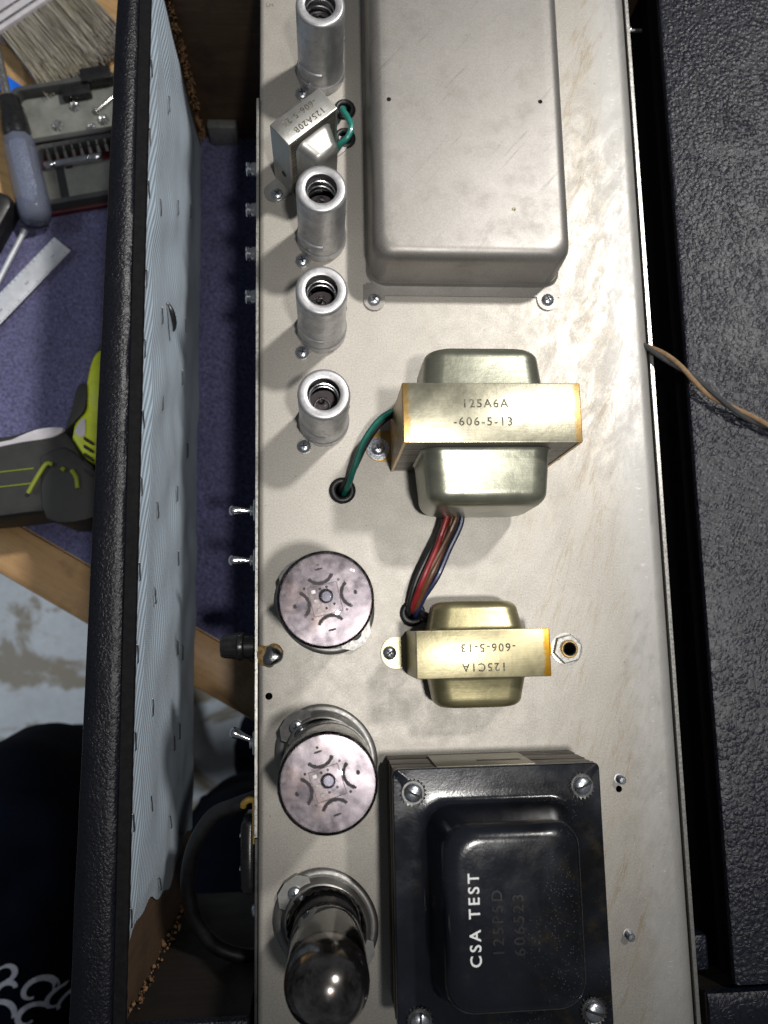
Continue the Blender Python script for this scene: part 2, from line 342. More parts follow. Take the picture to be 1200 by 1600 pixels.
# ------------------------------------------------------------------ mesh helpers
class MB:
    def __init__(s): s.v = []; s.f = []
    def add(s, vs, fs):
        k = len(s.v); s.v += [tuple(p) for p in vs]; s.f += [tuple(i+k for i in f) for f in fs]; return s
    def loft(s, rings, cap0=True, cap1=True, closed=True):
        n = len(rings[0]); vs = [p for r in rings for p in r]; fs = []
        for i in range(len(rings)-1):
            for j in range(n if closed else n-1):
                a = i*n+j; b = i*n+(j+1) % n; fs.append((a, b, b+n, a+n))
        if cap0: fs.append(tuple(reversed(range(n))))
        if cap1: fs.append(tuple(range((len(rings)-1)*n, len(rings)*n)))
        return s.add(vs, fs)
    def lathe(s, prof, n=32, c=(0, 0, 0), cap0=True, cap1=True, rf=None):
        rings = []
        for r, z in prof:
            rings.append([(c[0]+r*(rf(2*PI*j/n) if rf else 1)*math.cos(2*PI*j/n), c[1]+r*(rf(2*PI*j/n) if rf else 1)*math.sin(2*PI*j/n), c[2]+z) for j in range(n)])
        return s.loft(rings, cap0, cap1)
    def box(s, x0, x1, y0, y1, z0, z1, b=0.0):
        if b <= 0:
            return s.loft([[(x0, y0, z), (x1, y0, z), (x1, y1, z), (x0, y1, z)] for z in (z0, z1)])
        R = lambda i, z: rrect(x0+i, x1-i, y0+i, y1-i, max(b*1.2-i, .01), z, 3)
        return s.loft([R(b, z0), R(b*.3, z0+b*.3), R(0, z0+b), R(0, z1-b), R(b*.3, z1-b*.3), R(b, z1)])
    def tube(s, pts, r, n=10, cap=True):
        pts = [Vector(p) for p in pts]; rings = []; up = Vector((0, 0, 1)); prev = None
        for i, p in enumerate(pts):
            d = (pts[min(i+1, len(pts)-1)] - pts[max(i-1, 0)]).normalized()
            if prev is None:
                a = d.cross(up if abs(d.z) < .9 else Vector((1, 0, 0))).normalized()
            else:
                a = (prev - d*prev.dot(d)).normalized()
            prev = a; bb = d.cross(a); rr = r(i/(len(pts)-1)) if callable(r) else r
            rings.append([p + (a*math.cos(2*PI*j/n) + bb*math.sin(2*PI*j/n))*rr for j in range(n)])
        return s.loft(rings, cap, cap)
    def xf(s, m):
        s.v = [tuple(m @ Vector(p)) for p in s.v]; return s
    def mesh(s, name, mat, ang=35):
        me = bpy.data.meshes.new(name)
        me.from_pydata([(x*S, y*S, z*S) for x, y, z in s.v], [], s.f)
        bm = bmesh.new(); bm.from_mesh(me); bmesh.ops.recalc_face_normals(bm, faces=bm.faces); bm.to_mesh(me); bm.free()
        me.materials.append(mat)
        me.polygons.foreach_set('use_smooth', [True]*len(me.polygons))
        try: me.set_sharp_from_angle(angle=math.radians(ang))
        except Exception: pass
        me.update(); return me
    def build(s, name, mat, parent=None, loc=(0, 0, 0), rz=0, ang=35):
        return put(s.mesh(name, M[mat] if isinstance(mat, str) else mat, ang), name, parent, loc, rz)
def put(me, name, parent=None, loc=(0, 0, 0), rz=0):
    o = bpy.data.objects.new(name, me); COL.objects.link(o); o.parent = parent
    o.location = [k*S for k in loc]; o.rotation_euler = (0, 0, rz); return o
def rrect(x0, x1, y0, y1, r, z, k=5):
    r = max(.001, min(r, (x1-x0)/2-.001, (y1-y0)/2-.001)); out = []
    for cx, cy, a0 in ((x1-r, y0+r, -90), (x1-r, y1-r, 0), (x0+r, y1-r, 90), (x0+r, y0+r, 180)):
        for i in range(k+1):
            a = math.radians(a0 + 90*i/k); out.append((cx+r*math.cos(a), cy+r*math.sin(a), z))
    return out
def smooth(pts, n=8):
    P = [Vector(p) for p in pts]; P = [P[0]*2-P[1]] + P + [P[-1]*2-P[-2]]; out = []
    for i in range(1, len(P)-2):
        for k in range(n):
            t = k/n; a, b, c, d = P[i-1:i+3]
            out.append(.5*((2*b) + (c-a)*t + (2*a-5*b+4*c-d)*t*t + (3*b-a-3*c+d)*t**3))
    out.append(P[-2]); return out
def tag(o, label, cat, group=None):
    o['label'] = label; o['category'] = cat
    if group: o['group'] = group
    return o
def thing(name, label, cat, loc=(0, 0, 0), rz=0, group=None):
    o = bpy.data.objects.new(name, None); COL.objects.link(o); o.empty_display_size = .01
    o.location = [k*S for k in loc]; o.rotation_euler = (0, 0, rz)
    return tag(o, label, cat, group)
def struct(o, kind='structure'):
    o['kind'] = kind; return o
def text(body, size, mat, parent, loc, rz=0, spacing=1.0, ext=.06, name='lettering', rx=0, bold=.06):
    cu = bpy.data.curves.new('t', 'FONT'); cu.body = body; cu.size = size*S; cu.align_x = 'CENTER'; cu.align_y = 'CENTER'
    cu.extrude = ext*S; cu.space_character = spacing; cu.offset = bold*S; cu.resolution_u = 4
    tmp = bpy.data.objects.new('t', cu); COL.objects.link(tmp); bpy.context.view_layer.update()
    me = bpy.data.meshes.new_from_object(tmp.evaluated_get(bpy.context.evaluated_depsgraph_get()))
    bpy.data.objects.remove(tmp); me.materials.clear(); me.materials.append(M[mat])
    o = put(me, name, parent, loc); o.rotation_euler = (rx, 0, rz); return o
def boolean_cut(o, cutters, z0=-30, z1=30):
    mb = MB()
    for c in cutters: mb.lathe([(c[2], z0), (c[2], z1)], 28, (c[0], c[1], 0))
    k = put(mb.mesh('cut', M['dark']), 'cut')
    md = o.modifiers.new('b', 'BOOLEAN'); md.object = k; md.solver = 'EXACT'
    bpy.context.view_layer.update()
    me = bpy.data.meshes.new_from_object(o.evaluated_get(bpy.context.evaluated_depsgraph_get()))
    o.modifiers.clear(); o.data = me; bpy.data.objects.remove(k)
    me.polygons.foreach_set('use_smooth', [True]*len(me.polygons)); me.set_sharp_from_angle(angle=math.radians(30))

# shared screw meshes
def dome(r, h, z0=0, k=6): return [(r, z0), (r*1.0, z0+h*.25)] + [(r*math.cos(a), z0+h*.25+h*.75*math.sin(a)) for a in [PI/2*i/k for i in range(1, k)]] + [(.05*r, z0+h)]
ME_PAN = MB().lathe(dome(3.0, 2.0), 24).mesh('screw', M['screw'])
_c = MB()
for a in (0, PI/2):
    _c.add([tuple(Matrix.Rotation(a, 3, 'Z') @ Vector(p)) for p in MB().box(-1.45, 1.45, -.30, .30, 1.0, 2.06).v], MB().box(-1, 1, -1, 1, 0, 1).f)
ME_CROSS = _c.mesh('cross_recess', M['dark'])  # raised dark bars imitate the shade of a cross-shaped hollow
def screw(parent, loc, k=1.0, rz=.4, tilt=0):
    o = put(ME_PAN, 'screw', parent, loc, rz); o.scale = (k, k, k)
    put(ME_CROSS, 'cross_recess', o); return o

# ------------------------------------------------------------------ the setting
fl = MB().box(-4000, 4000, -4000, 4000, -960, -940).build('floor', 'floor'); struct(fl)

# work bench: a wooden top whose front edge runs diagonally under the cabinet
ED = Vector((.858, -.514, 0)); EN = Vector((.514, .858, 0))     # along the edge / towards the bench
E0 = Vector((-229, 44, 0))                                      # a point on the front edge
bench = thing('workbench', 'wooden workbench with a rounded front edge running diagonally under the amplifier', 'workbench', (E0.x, E0.y, -191), math.atan2(ED.y, ED.x))
mb = MB(); mb.box(-900, 1300, 36, 1300, -30, -2); mb.build('bench_top', 'bench_wood', bench)
mb = MB(); prof = [(0, -38), (0, -5), (.8, -2.2), (3, -.6), (6, 0), (34, 0), (35.4, -.6), (35.8, -38)]
mb.loft([[(x, p[0], p[1]) for p in prof] for x in (-900, 1300)]); mb.build('edge_strip', 'edge_wood', bench)
for (x, y) in ((-850, 80), (1250, 80), (-850, 1250), (1250, 1250)):
    MB().box(x-35, x+35, y-35, y+35, -748, -31).build('leg', 'edge_wood', bench)
# towel, a displaced sheet lying on the bench top
mb = MB(); NX, NY = 130, 90; vs = []; fs = []
for j in range(NY+1):
    for i in range(NX+1):
        u = -160 + 760*i/NX; v = 37 + 330*j/NY
        if j == NY: v += 3*math.sin(i*.7)+2*math.sin(i*2.3)
        # far-left corner follows a slanted hem
        v_max = 238 + 1.35*(u+150)
        vv = 37 + (min(560, max(225, v_max)) + 3*math.sin(i*.45) + 1.5*math.sin(i*1.7) - 37)*(j/NY)
        p = Vector((u*.012, vv*.012, 0))
        z = 2.2 + 1.6*mnoise.noise(p*1.3) + .9*mnoise.noise(p*6) + .5*mnoise.noise(p*22)
        if j in (0, NY): z = .1
        vs.append((u, vv, z))
for j in range(NY):
    for i in range(NX):
        a = j*(NX+1)+i; fs.append((a, a+1, a+NX+2, a+NX+1))
tow = thing('towel', 'dark navy towelling spread over the bench under the cabinet', 'towel', (E0.x, E0.y, -191), math.atan2(ED.y, ED.x))
mb.add(vs, fs); mb.build('pile', 'towel', tow, ang=180)

# ------------------------------------------------------------------ amplifier cabinet
cab = thing('amplifier_cabinet', 'open wooden amplifier cabinet covered in black vinyl around the chassis', 'cabinet', (0, 0, -188))
Z = 188
# long board on the left: wooden core + vinyl covered top
MB().box(-106.5, -92, -176, 386, 0, Z-4.6).build('side_board', 'raw_ply', cab)
mb = MB(); prof = [(-115.5, 2), (-115.5, Z-5), (-114.6, Z-2.2), (-112, Z-.5), (-108, Z+.1), (-102, Z+.1), (-99, Z-.3), (-97.4, Z-1.4), (-96.8, Z-3), (-96.8, Z-4), (-112.5, Z-4), (-112.5, 2)]
ys = [-196+ (604)*i/60 for i in range(61)]
mb.loft([[((px if px > -105 else px+5-7*(345-y)/491+.8)+.35*mnoise.noise(Vector((y*.03, px*.02, 1))), y, pz+.4*mnoise.noise(Vector((y*.05, px*.05, 0)))) for px, pz in prof] for y in ys]); mb.build('vinyl_covering', 'tolex', cab)
mb = MB(); ys2 = [-176+562*i/150 for i in range(151)]
mb.loft([[(-96.9, y, Z-4.2), (-96.9, y, Z-2.6), (-93.2, y, Z-2.7+.4*mnoise.noise(Vector((y*.2, 0, 3)))), (-91.6+.5*mnoise.noise(Vector((y*.25, 1, 0))), y, Z-3.4), (-91.5+.4*mnoise.noise(Vector((y*.3, 1, 0))), y, Z-6), (-92.1, y, Z-6)] for y in ys2])
mb.build('folded_edge', 'felt', cab)
# grille-cloth lining hanging on the inner face
mb = MB(); vs = []; fs = []; NY, NZ = 240, 70
for j in range(NZ+1):
    for i in range(NY+1):
        t = j/NZ; z = Z-5.5 - t*(Z-8)
        ylo = -141 + 5*math.sin(t*9) + 16*max(0, t-.55) + 1.5*math.sin(t*31)
        yhi = 371 + 2*math.sin(t*7)
        y = ylo + (yhi-ylo)*i/NY
        if j == NZ: z += 1.8*mnoise.noise(Vector((y*.06, 0, 7)))
        if j == 0: z += .8*mnoise.noise(Vector((y*.3, 0, 9)))
        q = Vector((y*.012, z*.014, 0))
        x = -91.2 + 1.5 + 2.2*mnoise.noise(q) + .9*mnoise.noise(q*3.1) + .5*math.sin((y+z*.6)*.12)*min(1, t*3)
        edge = min(1, min(i, NY-i)/5, min(j, NZ-j)/4); x = -91.3 + (x+91.3)*max(.12, edge)
        vs.append((max(x, -91.4), y, z))
for j in range(NZ):
    for i in range(NY):
        a = j*(NY+1)+i; fs.append((a, a+1, a+NY+2, a+NY+1))
mb.add(vs, fs); mb.build('grille_cloth', 'cloth', cab, ang=180)
# end walls
MB().box(-112, 440, 384.5, 404, 0, Z-2).build('end_wall', 'stained_ply', cab)
MB().loft([[(px, y, pz) for px, pz in [(-112, 0), (440, 0), (440, Z-3), (181.5, Z-3), (181.5, Z-64), (-36, Z-64), (-36, Z-3), (-112, Z-3)]] for y in (-190, -176.3)]).build('end_wall', 'shaded_ply', cab)
mb = MB(); prof = [(-193, 2), (-193, Z-4), (-191.5, Z-1.4), (-188, Z), (-179, Z), (-176.2, Z-1.2), (-175.6, Z-4), (-175.6, Z-5), (-190.2, Z-2.6), (-190.2, 2)]
for xs in ((-96, -36.5), (182, 440)): MB().loft([[(x, py, pz) for py, pz in prof] for x in xs]).build('vinyl_covering', 'tolex_wide', cab)
# broad panel on the right
mb = MB(); X0 = 195.6
prof = [(X0, Z-3.2), (X0, Z-2.2), (X0+.6, Z-.7), (X0+2.2, Z), (440, Z), (440, Z-3.2)]
mb.loft([[(px, y, pz) for px, pz in prof] for y in (-172.5, 402)]); mb.build('panel_covering', 'tolex_wide', cab)
MB().box(X0+1.2, 438, -171.5, 384, Z-18, Z-3.4).build('panel', 'felt', cab)  # black core puts the shade of the gap into its colour
MB().box(X0+4, X0+20, -175, 384, 0, Z-18.5).build('side_board', 'felt', cab)  # black wall added so the gap beside the chassis reads dark
# wood block in the gap, near the bottom of the picture
MB().box(180.5, 191, -172, -155, 140, 172, 1.5).build('corner_block', 'tolex_wide', cab)
# splinters along the two inner corners
mb = MB()
for k in range(260):
    z = 4 + 172*random.random(); s_ = random.uniform(.3, 1.0)*random.choice((.6, 1, 1, 1.8))
    m = Matrix.Translation((-90.5+random.uniform(-1, 3.5), 381.5+random.uniform(-3, 1.5), z)) @ Matrix.Rotation(random.uniform(0, 6), 4, Vector((random.random(), random.random(), 1)).normalized())
    mb.add([tuple(m @ Vector(p)) for p in MB().loft([[(q[0]*s_*e, q[1]*s_*e, zz*s_) for q in ((-1, -.6), (.7, -.8), (.9, .5), (-.4, 1))] for e, zz in ((.3, -2.6), (1, .3))]).v], MB().box(0, 1, 0, 1, 0, 1).f)
o = mb.build('splintered_joint', 'splinter', cab, ang=20); o['kind'] = 'stuff'
mb = MB()
for k in range(60):
    z = 40 + 140*random.random(); s_ = random.uniform(.25, .8)*random.choice((.6, 1, 1.6))
    m = Matrix.Translation((-90+random.uniform(-1, 3), -173+random.uniform(-1, 2), z)) @ Matrix.Rotation(random.uniform(0, 6), 4, Vector((random.random(), random.random(), 1)).normalized())
    mb.add([tuple(m @ Vector(p)) for p in MB().loft([[(q[0]*s_*e, q[1]*s_*e, zz*s_) for q in ((-1, -.6), (.7, -.8), (.9, .5), (-.4, 1))] for e, zz in ((.3, -3.0), (1, .3))]).v], MB().box(0, 1, 0, 1, 0, 1).f)
o = mb.build('splintered_joint', 'splinter', cab, ang=20); o['kind'] = 'stuff'
MB().box(-84, -62, 377, 384.2, 1, 24, 1.2).build('corner_bracket', 'frost', cab)
# staples
ME_ST = MB().tube([(-.5, 0, 4.6), (.2, 0, 4.4), (.3, 0, 3.8), (.3, 0, -3.8), (.2, 0, -4.4), (-.5, 0, -4.6)], .33, 6).mesh('staple', M['dsteel'])
def staple(y, z, tilt, x=-89.3):
    o = put(ME_ST, 'staple', cab, (x, y, z)); o.rotation_euler = (-tilt-.25, 0, 0)
for k in range(13): staple(350-40*k+random.uniform(-6, 6), Z-6, random.uniform(.9, 1.3), -90.6)
for (y, z, t_) in ((318, 138, 1.0), (268, 105, 1.2), (238, 160, 1.0), (205, 70, 1.2), (176, 145, 1.1), (160, 80, 1.2), (128, 142, 1.0), (122, 60, 1.2), (88, 95, 1.1), (70, 147, 1.0), (42, 84, 1.2), (18, 150, 1.0), (-8, 82, 1.1), (-15, 60, 1.2), (-42, 150, 1.0), (-60, 88, 1.1), (-64, 66, 1.2), (-92, 150, .9), (-110, 95, .5), (-118, 60, .4), (290, 60, 1.1), (-128, 128, .6)):
    staple(y+random.uniform(-6, 6), z+random.uniform(-5, 5), t_+random.uniform(-.25, .25), -88.9)
MB().tube(smooth([(-89.4, 192, 133), (-87.6, 189, 131), (-86.6, 185, 128), (-86.4, 181, 125), (-87.2, 178, 123)], 4), lambda u: .5+1.1*math.sin(PI*min(1, max(.05, u))), 10).build('bolt', 'plastic', cab)

# ------------------------------------------------------------------ chassis
ch = thing('amplifier_chassis', 'long zinc plated steel amplifier chassis carrying tubes and transformers', 'chassis', (0, 0, 0))
def fillet(cx, cz, r, a0, a1, k=7): return [(cx+r*math.cos(math.radians(a0+(a1-a0)*i/k)), cz+r*math.sin(math.radians(a0+(a1-a0)*i/k))) for i in range(k+1)]
outer = [(-31.6, -56)] + fillet(-29.1, -2.5, 2.5, 180, 90) + fillet(168.5, -8, 8, 90, 4, 12) + [(176.5, -56)]
inner = [(p[0] + (1.3 if p[0] < 0 else -1.3)*(1 if p[1] < -1.2 else .6), min(p[1], p[1]-1.3 if p[1] > -6 else p[1])) for p in outer]
prof = outer + list(reversed(inner))
mb = MB(); mb.loft([[(px, y, pz) for px, pz in prof] for y in (-240, 400)])
tp = mb.build('top_plate', 'chassis', ch)
TUBES = [(1.0, 12.5), (1.2, -59.6), (.2, -134.8)]
SHX = [(1.4, 300.5), (1.0, 204.7), (.7, 154.6), (1.3, 105.2)]
GROM = [(10.3, 69.7), (44.4, 7.6), (14.2, 279.8), (14.0, 262.8)]
boolean_cut(tp, [(-26.5, -31, 1.75), (144.2, -80.1, 1.6), (121.6, -11.6, 3.4)] + [(x, y, 16) for x, y in TUBES] + [(x, y, 3.6) for x, y in GROM])
mb = MB().box(-33.2, -31.9, -96, 285, -52, .35); mb.build('rear_face_plate', 'nickel', ch)
MB().box(-33.1, -31.9, -240, -97, -52, -1.6).build('rear_face_plate', 'dsteel', ch)
MB().box(177.0, 178.8, -240, 400, -56, -3.6).build('front_face_plate', 'nickel', ch)
MB().box(-30, 175, -239, 399, -60, -57.5).build('dark_backing', 'dark', ch)  # dark sheet added below so the plate holes read black
MB().box(-30, 175, 397.5, 399.5, -57, -2).build('end_wall', 'chassis', ch); MB().box(-30, 175, -239.5, -237.5, -57, -2).build('end_wall', 'chassis', ch)
for i, (y, b_) in enumerate(((341.5, '5'), (346.2, '3'))):
    text(b_, 6.0, 'print_stain', ch, (-26.5, y, .06), PI/2+PI, ext=.03)
# two threaded screw ends poking up through the plate
for (x, y, lab) in ((144.5, -75.2, 'threaded screw end beside a small hole near the black transformer'), (144.2, -147, 'threaded screw end standing alone near the lower right chassis edge')):
    t = thing('screw_stud', lab, 'screw', (x, y, 0), 0, 'screw ends through the plate')
    pr = []
    for k in range(9): pr += [(1.55, k*.55), (1.95, k*.55+.27)]
    pr += [(1.4, 5.2), (.3, 5.3)]
    m = MB().lathe([(2.0, 0), (2.0, .4)]+pr, 16); m.build('thread', 'screw', t)
    MB().lathe([(2.6, 0), (2.6, .5), (2.0, .6)], 16).build('washer', 'shield', t)

# solder blob with flux on the left edge
t = thing('solder_blob', 'shiny solder lump ringed with amber flux on the chassis edge', 'solder', (-25.3, -11.8, 0))
mb = MB(); n = 26
rf = lambda a: 1+.13*math.sin(2*a+1)+.09*math.sin(3*a)+.06*math.sin(5*a+2)
mb.lathe([(6.1, .02), (5.9, .25), (5.2, .4), (3, .5)], n, (-1.2, .5, 0), rf=rf); mb.build('flux', 'flux', t)
mb = MB().lathe([(4.7, .2), (4.4, .9), (3.5, 1.6), (2.2, 2.0), (.2, 2.1)], n, (.5, -.4, 0), rf=lambda a: 1+.10*math.sin(a*2+.4)+.07*math.sin(3*a+2)+ (.18 if abs(a-1.9) < .3 else 0)); mb.build('lump', 'solder', t, ang=60)

# ------------------------------------------------------------------ capacitor cover
cv = thing('capacitor_cover', 'large rectangular steel capacitor cover with rounded edges, screwed to the chassis', 'cover', (75.9, 290, 0))
mb = MB(); rings = []
hx, y0, y1 = 51.7, -111.5, 140
def cr(i, r, z): rings.append(rrect(-hx+i, hx-i, y0+i, y1-i, max(r-i*.3, 2), z, 8))
cr(0, 9, .9); cr(.6, 9, 1.4); cr(1.2, 9, 3)
for k in range(6): cr(1.3+.6*k/5, 9, 3+22*k/5)
for k in range(1, 9):
    a = PI/2*k/8; cr(1.9+6.2*(1-math.cos(a)), 10, 25+7*math.sin(a))
cr(12, 9, 32.05)
mb.loft(rings); cvs = mb.build('shell', 'cover', cv)
bpy.context.view_layer.update()
boolean_cut(cvs, [(35.4, 264, 1.15), (113.1, 265.2, 1.15)], 28, 40)
MB().box(-44, 44, -104, 135, .8, 26).build('capacitor_insulation', 'dark', cv)
mb = MB(); tabs = [(28.4-75.9, 170.8-290), (121.0-75.9, 171.9-290)]
mb.loft([rrect(-hx-.4, hx+.4, y0-5.0, y0+2, 1.2, z, 3) for z in (.15, 1.0)])
for x, y in tabs:
    sg = -1 if x < 0 else 1
    out = []
    for k in range(13):
        a = PI + PI*k/12; out.append((x+5.6*math.cos(a), y+5.6*math.sin(a)))
    out += [(x+5.6, y0+1), (x-5.6, y0+1)]
    mb.loft([[(p[0], p[1], z) for p in out] for z in (.12, 1.08)])
mb.build('flange', 'cover', cv)
for x, y in tabs: screw(cv, (x, y, 1.05), 1.08, random.uniform(0, 1))
MB().lathe([(1.0, 0), (.7, .2), (.3, .05)], 12).build('punch_mark', 'ck_bell', cv, (96.8-75.9, 206-290, 32.02))

# ------------------------------------------------------------------ small tubes in their shields
sh_lab = ['aluminium tube shield topmost of its column, cut by the upper picture edge',
          'aluminium tube shield just below the small tilted transformer',
          'third aluminium tube shield from the top of the column',
          'lowest aluminium tube shield, above the green wire grommet']
pt_lab = ['small glass tube inside the topmost aluminium shield', 'small glass tube inside the shield below the tilted transformer',
          'small glass tube inside the third aluminium shield from the top', 'small glass tube inside the lowest aluminium shield']
R0 = 12.0
can = MB()
pr = [(R0+.35, 6), (R0+.45, 6.4), (R0+.2, 7.5), (R0, 9), (R0, 47)] + [(R0-1.6+1.6*math.cos(PI/2*k/5), 48.2+1.6*math.sin(PI/2*k/5)) for k in range(6)] + [(9, 49.75), (7.75, 49.7), (7.45, 49.5), (7.35, 49.1), (7.5, 48.4), (R0-.9, 48.0), (R0-.9, 6)]
can.lathe(pr, 48, cap0=False, cap1=False)
ME_CAN = can.mesh('can', M['shield'])
sl = MB(); N_ = 12; rr_ = [(R0-.2, 8.4), (R0+1.0, 8.6), (R0+1.05, 14.5), (R0+.7, 15.4), (R0-.2, 16.0)]
sl.loft([[(r*math.cos(a), r*math.sin(a), z) for r, z in rr_] for a in [math.radians(205+68*k/N_) for k in range(N_+1)]]); ME_SLOT = sl.mesh('bayonet_lug', M['shield'])
ME_SK = MB().lathe([(R0+.9, .1), (R0+.9, 5.6), (R0+.3, 6.2), (R0-1, 6.2), (R0-1, 1)], 40, cap0=True, cap1=False).mesh('socket_skirt', M['shield'])
tbm = MB(); tbm.loft([[(p[0], p[1], z) for p in [(-13.2, -10.4), (-12.9, -14.4), (-10.6, -16.6), (-7.6, -16), (-5, -11), (-9, -7)]] for z in (.1, 1.2)]); ME_TAB = tbm.mesh('mounting_ear', M['nickel'])
sp_pts = [(6.9*math.cos(a), 6.9*math.sin(a), 35+(a/(2*PI))*4.4) for a in [2*PI*2.4*k/90 for k in range(91)]]
ME_SPR = MB().tube(sp_pts, .50, 7).mesh('spring', M['spring'])
gp = [(8.3, 4), (8.6, 8), (8.6, 33)] + [(8.6*math.cos(PI/2*k/6), 33+4.5*math.sin(PI/2*k/6)) for k in range(1, 6)] + [(1.6, 37.6), (1.5, 39.5), (.9, 41.2), (.1, 41.8)]
ME_GL = MB().lathe(gp, 28).mesh('glass_envelope', M['glass'])
ME_MIC = MB().lathe([(7.7, 29), (7.7, 29.3)], 24).mesh('mica_spacer', M['mica_line']); ME_PL = MB().box(-5.5, 5.5, -2.6, 2.6, 8, 28.5, .6).mesh('plate', M['plate'])
ME_GET = MB().tube([(3.6*math.cos(2*PI*k/20), 1+3.6*math.sin(2*PI*k/20), 31.5) for k in range(21)], .45, 6).mesh('getter_ring', M['spring'])
ME_SB = MB().lathe([(9.2, .8), (9.2, 4), (7, 4.2)], 24).mesh('tube_base', M['dark'])
for i, (x, y) in enumerate(SHX):
    t = thing('tube_shield', sh_lab[i], 'tube shield', (x, y, 0), 0, 'aluminium shields along the left side')
    o = put(ME_CAN, 'can', t, rz=i*1.3); put(ME_SLOT, 'bayonet_lug', t); put(ME_SK, 'socket_skirt', t); put(ME_TAB, 'mounting_ear', t)
    o = put(ME_SPR, 'spring', t, (0, 0, 0.4), rz=[.4, 1.5, 2.4, 3.0][i])
    screw(t, (-10.1, -13.0, 1.2), 1.14, random.uniform(0, 1.5))
    MB().lathe(dome(1.1, .7), 10).build('rivet', 'shield', t, (R0-.2, 1, 26)).rotation_euler = (0, PI/2, 0)
    g = thing('preamp_tube', pt_lab[i], 'vacuum tube', (x, y, .9), i*.8, 'small tubes inside the shields')
    for me, nm in ((ME_GL, 'glass_envelope'), (ME_MIC, 'mica_spacer'), (ME_PL, 'plate'), (ME_GET, 'getter_ring'), (ME_SB, 'tube_base')): put(me, nm, g)

# ------------------------------------------------------------------ transformers
def grommet(parent, x, y, k=1.0):
    pr = []
    for q in range(17):
        a = PI*q/16; pr.append((5.0*k+1.8*k*math.cos(a), .15+1.9*k*math.sin(a)))
    MB().lathe([(6.8*k, .02)] + pr[1:-1] + [(3.3*k, .02), (3.3*k, -2.5)], 30, (x, y, 0), cap0=False, cap1=False).build('grommet', 'rubber', parent)
def bell(parent, mat, hw, z0, z1, y0, dep, sg, r=9, f=6, draft=1.6):
    rings = []
    def ring(i, y):
        q = rrect(-hw+i, hw-i, z0+i*.4, z1-i, r, 0, 7); rings.append([(p[0], y, p[1]) for p in q])
    ring(-.7, y0); ring(-.1, y0+sg*.8); ring(.2, y0+sg*2)
    D = dep-f; ring(draft, y0+sg*D)
    for k in range(1, 9):
        a = PI/2*k/8; ring(draft+f*(1-math.cos(a)), y0+sg*(D+f*math.sin(a)))
    ring(draft+f*1.9, y0+sg*(dep+.15))
    return MB().loft(rings, cap0=False).build('end_bell', mat, parent)
def channel(parent, mat, hl, hw, h, tabl, tw, lean=0):
    mb = MB(); th = 1.3
    mb.box(-hl, hl, -hw, hw, h-th, h, .45)
    for sg in (-1, 1):
        R = lambda x, z: [(sg*x, -hw+.1, z), (sg*(x-th), -hw+.1, z), (sg*(x-th), hw-.1, z), (sg*x, hw-.1, z)]
        mb.loft([R(hl-.05, h-.5), R(hl-.05, h-3), R(hl+lean, .2)])
    return mb.build('frame', mat, parent)
def foot(parent, mat, hl, tabl, tw):
    mb = MB()
    for sg in (-1, 1):
        out = [(sg*(hl-.5), -tw), (sg*(hl+tabl-tw*.9), -tw)] + [(sg*(hl+tabl-tw*.9+tw*.9*math.cos(a)), tw*math.sin(a)) for a in [-PI/2+PI*k/12 for k in range(1, 12)]] + [(sg*(hl+tabl-tw*.9), tw), (sg*(hl-.5), tw)]
        MB().loft([[(p[0], p[1], z) for p in out] for z in (.1, 1.2)]).build('mounting_foot', mat, parent)
def lead(parent, mat, pts, r=1.15, name='lead_wire'):
    return MB().tube(smooth(pts, 9), r, 10).build(name, mat, parent)

# output transformer
ox, oy = 74.6, 92.5
ot = thing('output_transformer', 'large silver green transformer marked 125A6A with two rounded end bells', 'transformer', (ox, oy, 0))
channel(ot, 'ot_frame', 39.5, 13.4, 65, 11, 7); foot(ot, 'ot_frame', 39.5, 13, 8)
MB().box(-37.9, 37.9, -13.0, 13.0, 1.5, 63.2).build('laminations', 'ot_lams', ot)
bell(ot, 'ot_bell', 28.5, 7, 53, 13.2, 22.5, 1, 9, 6); bell(ot, 'ot_bell', 29.3, 7, 55, -13.2, 25.5, -1, 9, 7)
text('125A6A', 5.3, 'stamp', ot, (71.3-ox, 96.4-oy, 65.02), 0, 1.22, .03); text('-606-5-13', 5.3, 'stamp', ot, (70.2-ox, 88.3-oy, 65.02), 0, 1.25, .03)
MB().lathe([(5.8, 0), (5.8, .8), (3, .9)], 28).build('washer', 'screw', ot, (-46, -1.7, 1.25)); screw(ot, (-46, -1.7, 2.1), 1.15, .3); screw(ot, (46.5, -3, 1.25), 1.15, .8)
grommet(ot, GROM[0][0]-ox, GROM[0][1]-oy); grommet(ot, GROM[1][0]-ox, GROM[1][1]-oy, .95)
def rel(pts): return [(p[0]-ox, p[1]-oy, p[2]) for p in pts]
lead(ot, 'w_green', rel([(50, 108, 17), (38, 107, 18), (29, 102.5, 17), (21, 92, 15), (16, 79, 13), (13.5, 72, 8), (11.4, 68.8, 0), (11, 68.5, -8)]), 1.5)
lead(ot, 'w_black', rel([(50, 107, 14), (38, 106, 15), (29, 100.5, 14), (22, 91, 11), (16.5, 80, 8), (12.8, 74, 5), (9.8, 71, 0), (9.8, 70.5, -8)]), 1.4)
lead(ot, 'w_red', rel([(62, 64, 10), (61.8, 57, 12), (60.5, 52, 13), (55.5, 39, 14), (49, 25, 14), (45, 14.5, 9), (43.6, 9, 2), (43.5, 8.5, -8)]), 1.45)
lead(ot, 'w_brown', rel([(65, 64, 9), (64.5, 56, 12), (63, 50, 13), (59, 39, 12.5), (53, 26, 12), (47.5, 14.5, 7), (45.2, 8.5, 1), (45.2, 8, -8)]), 1.4)
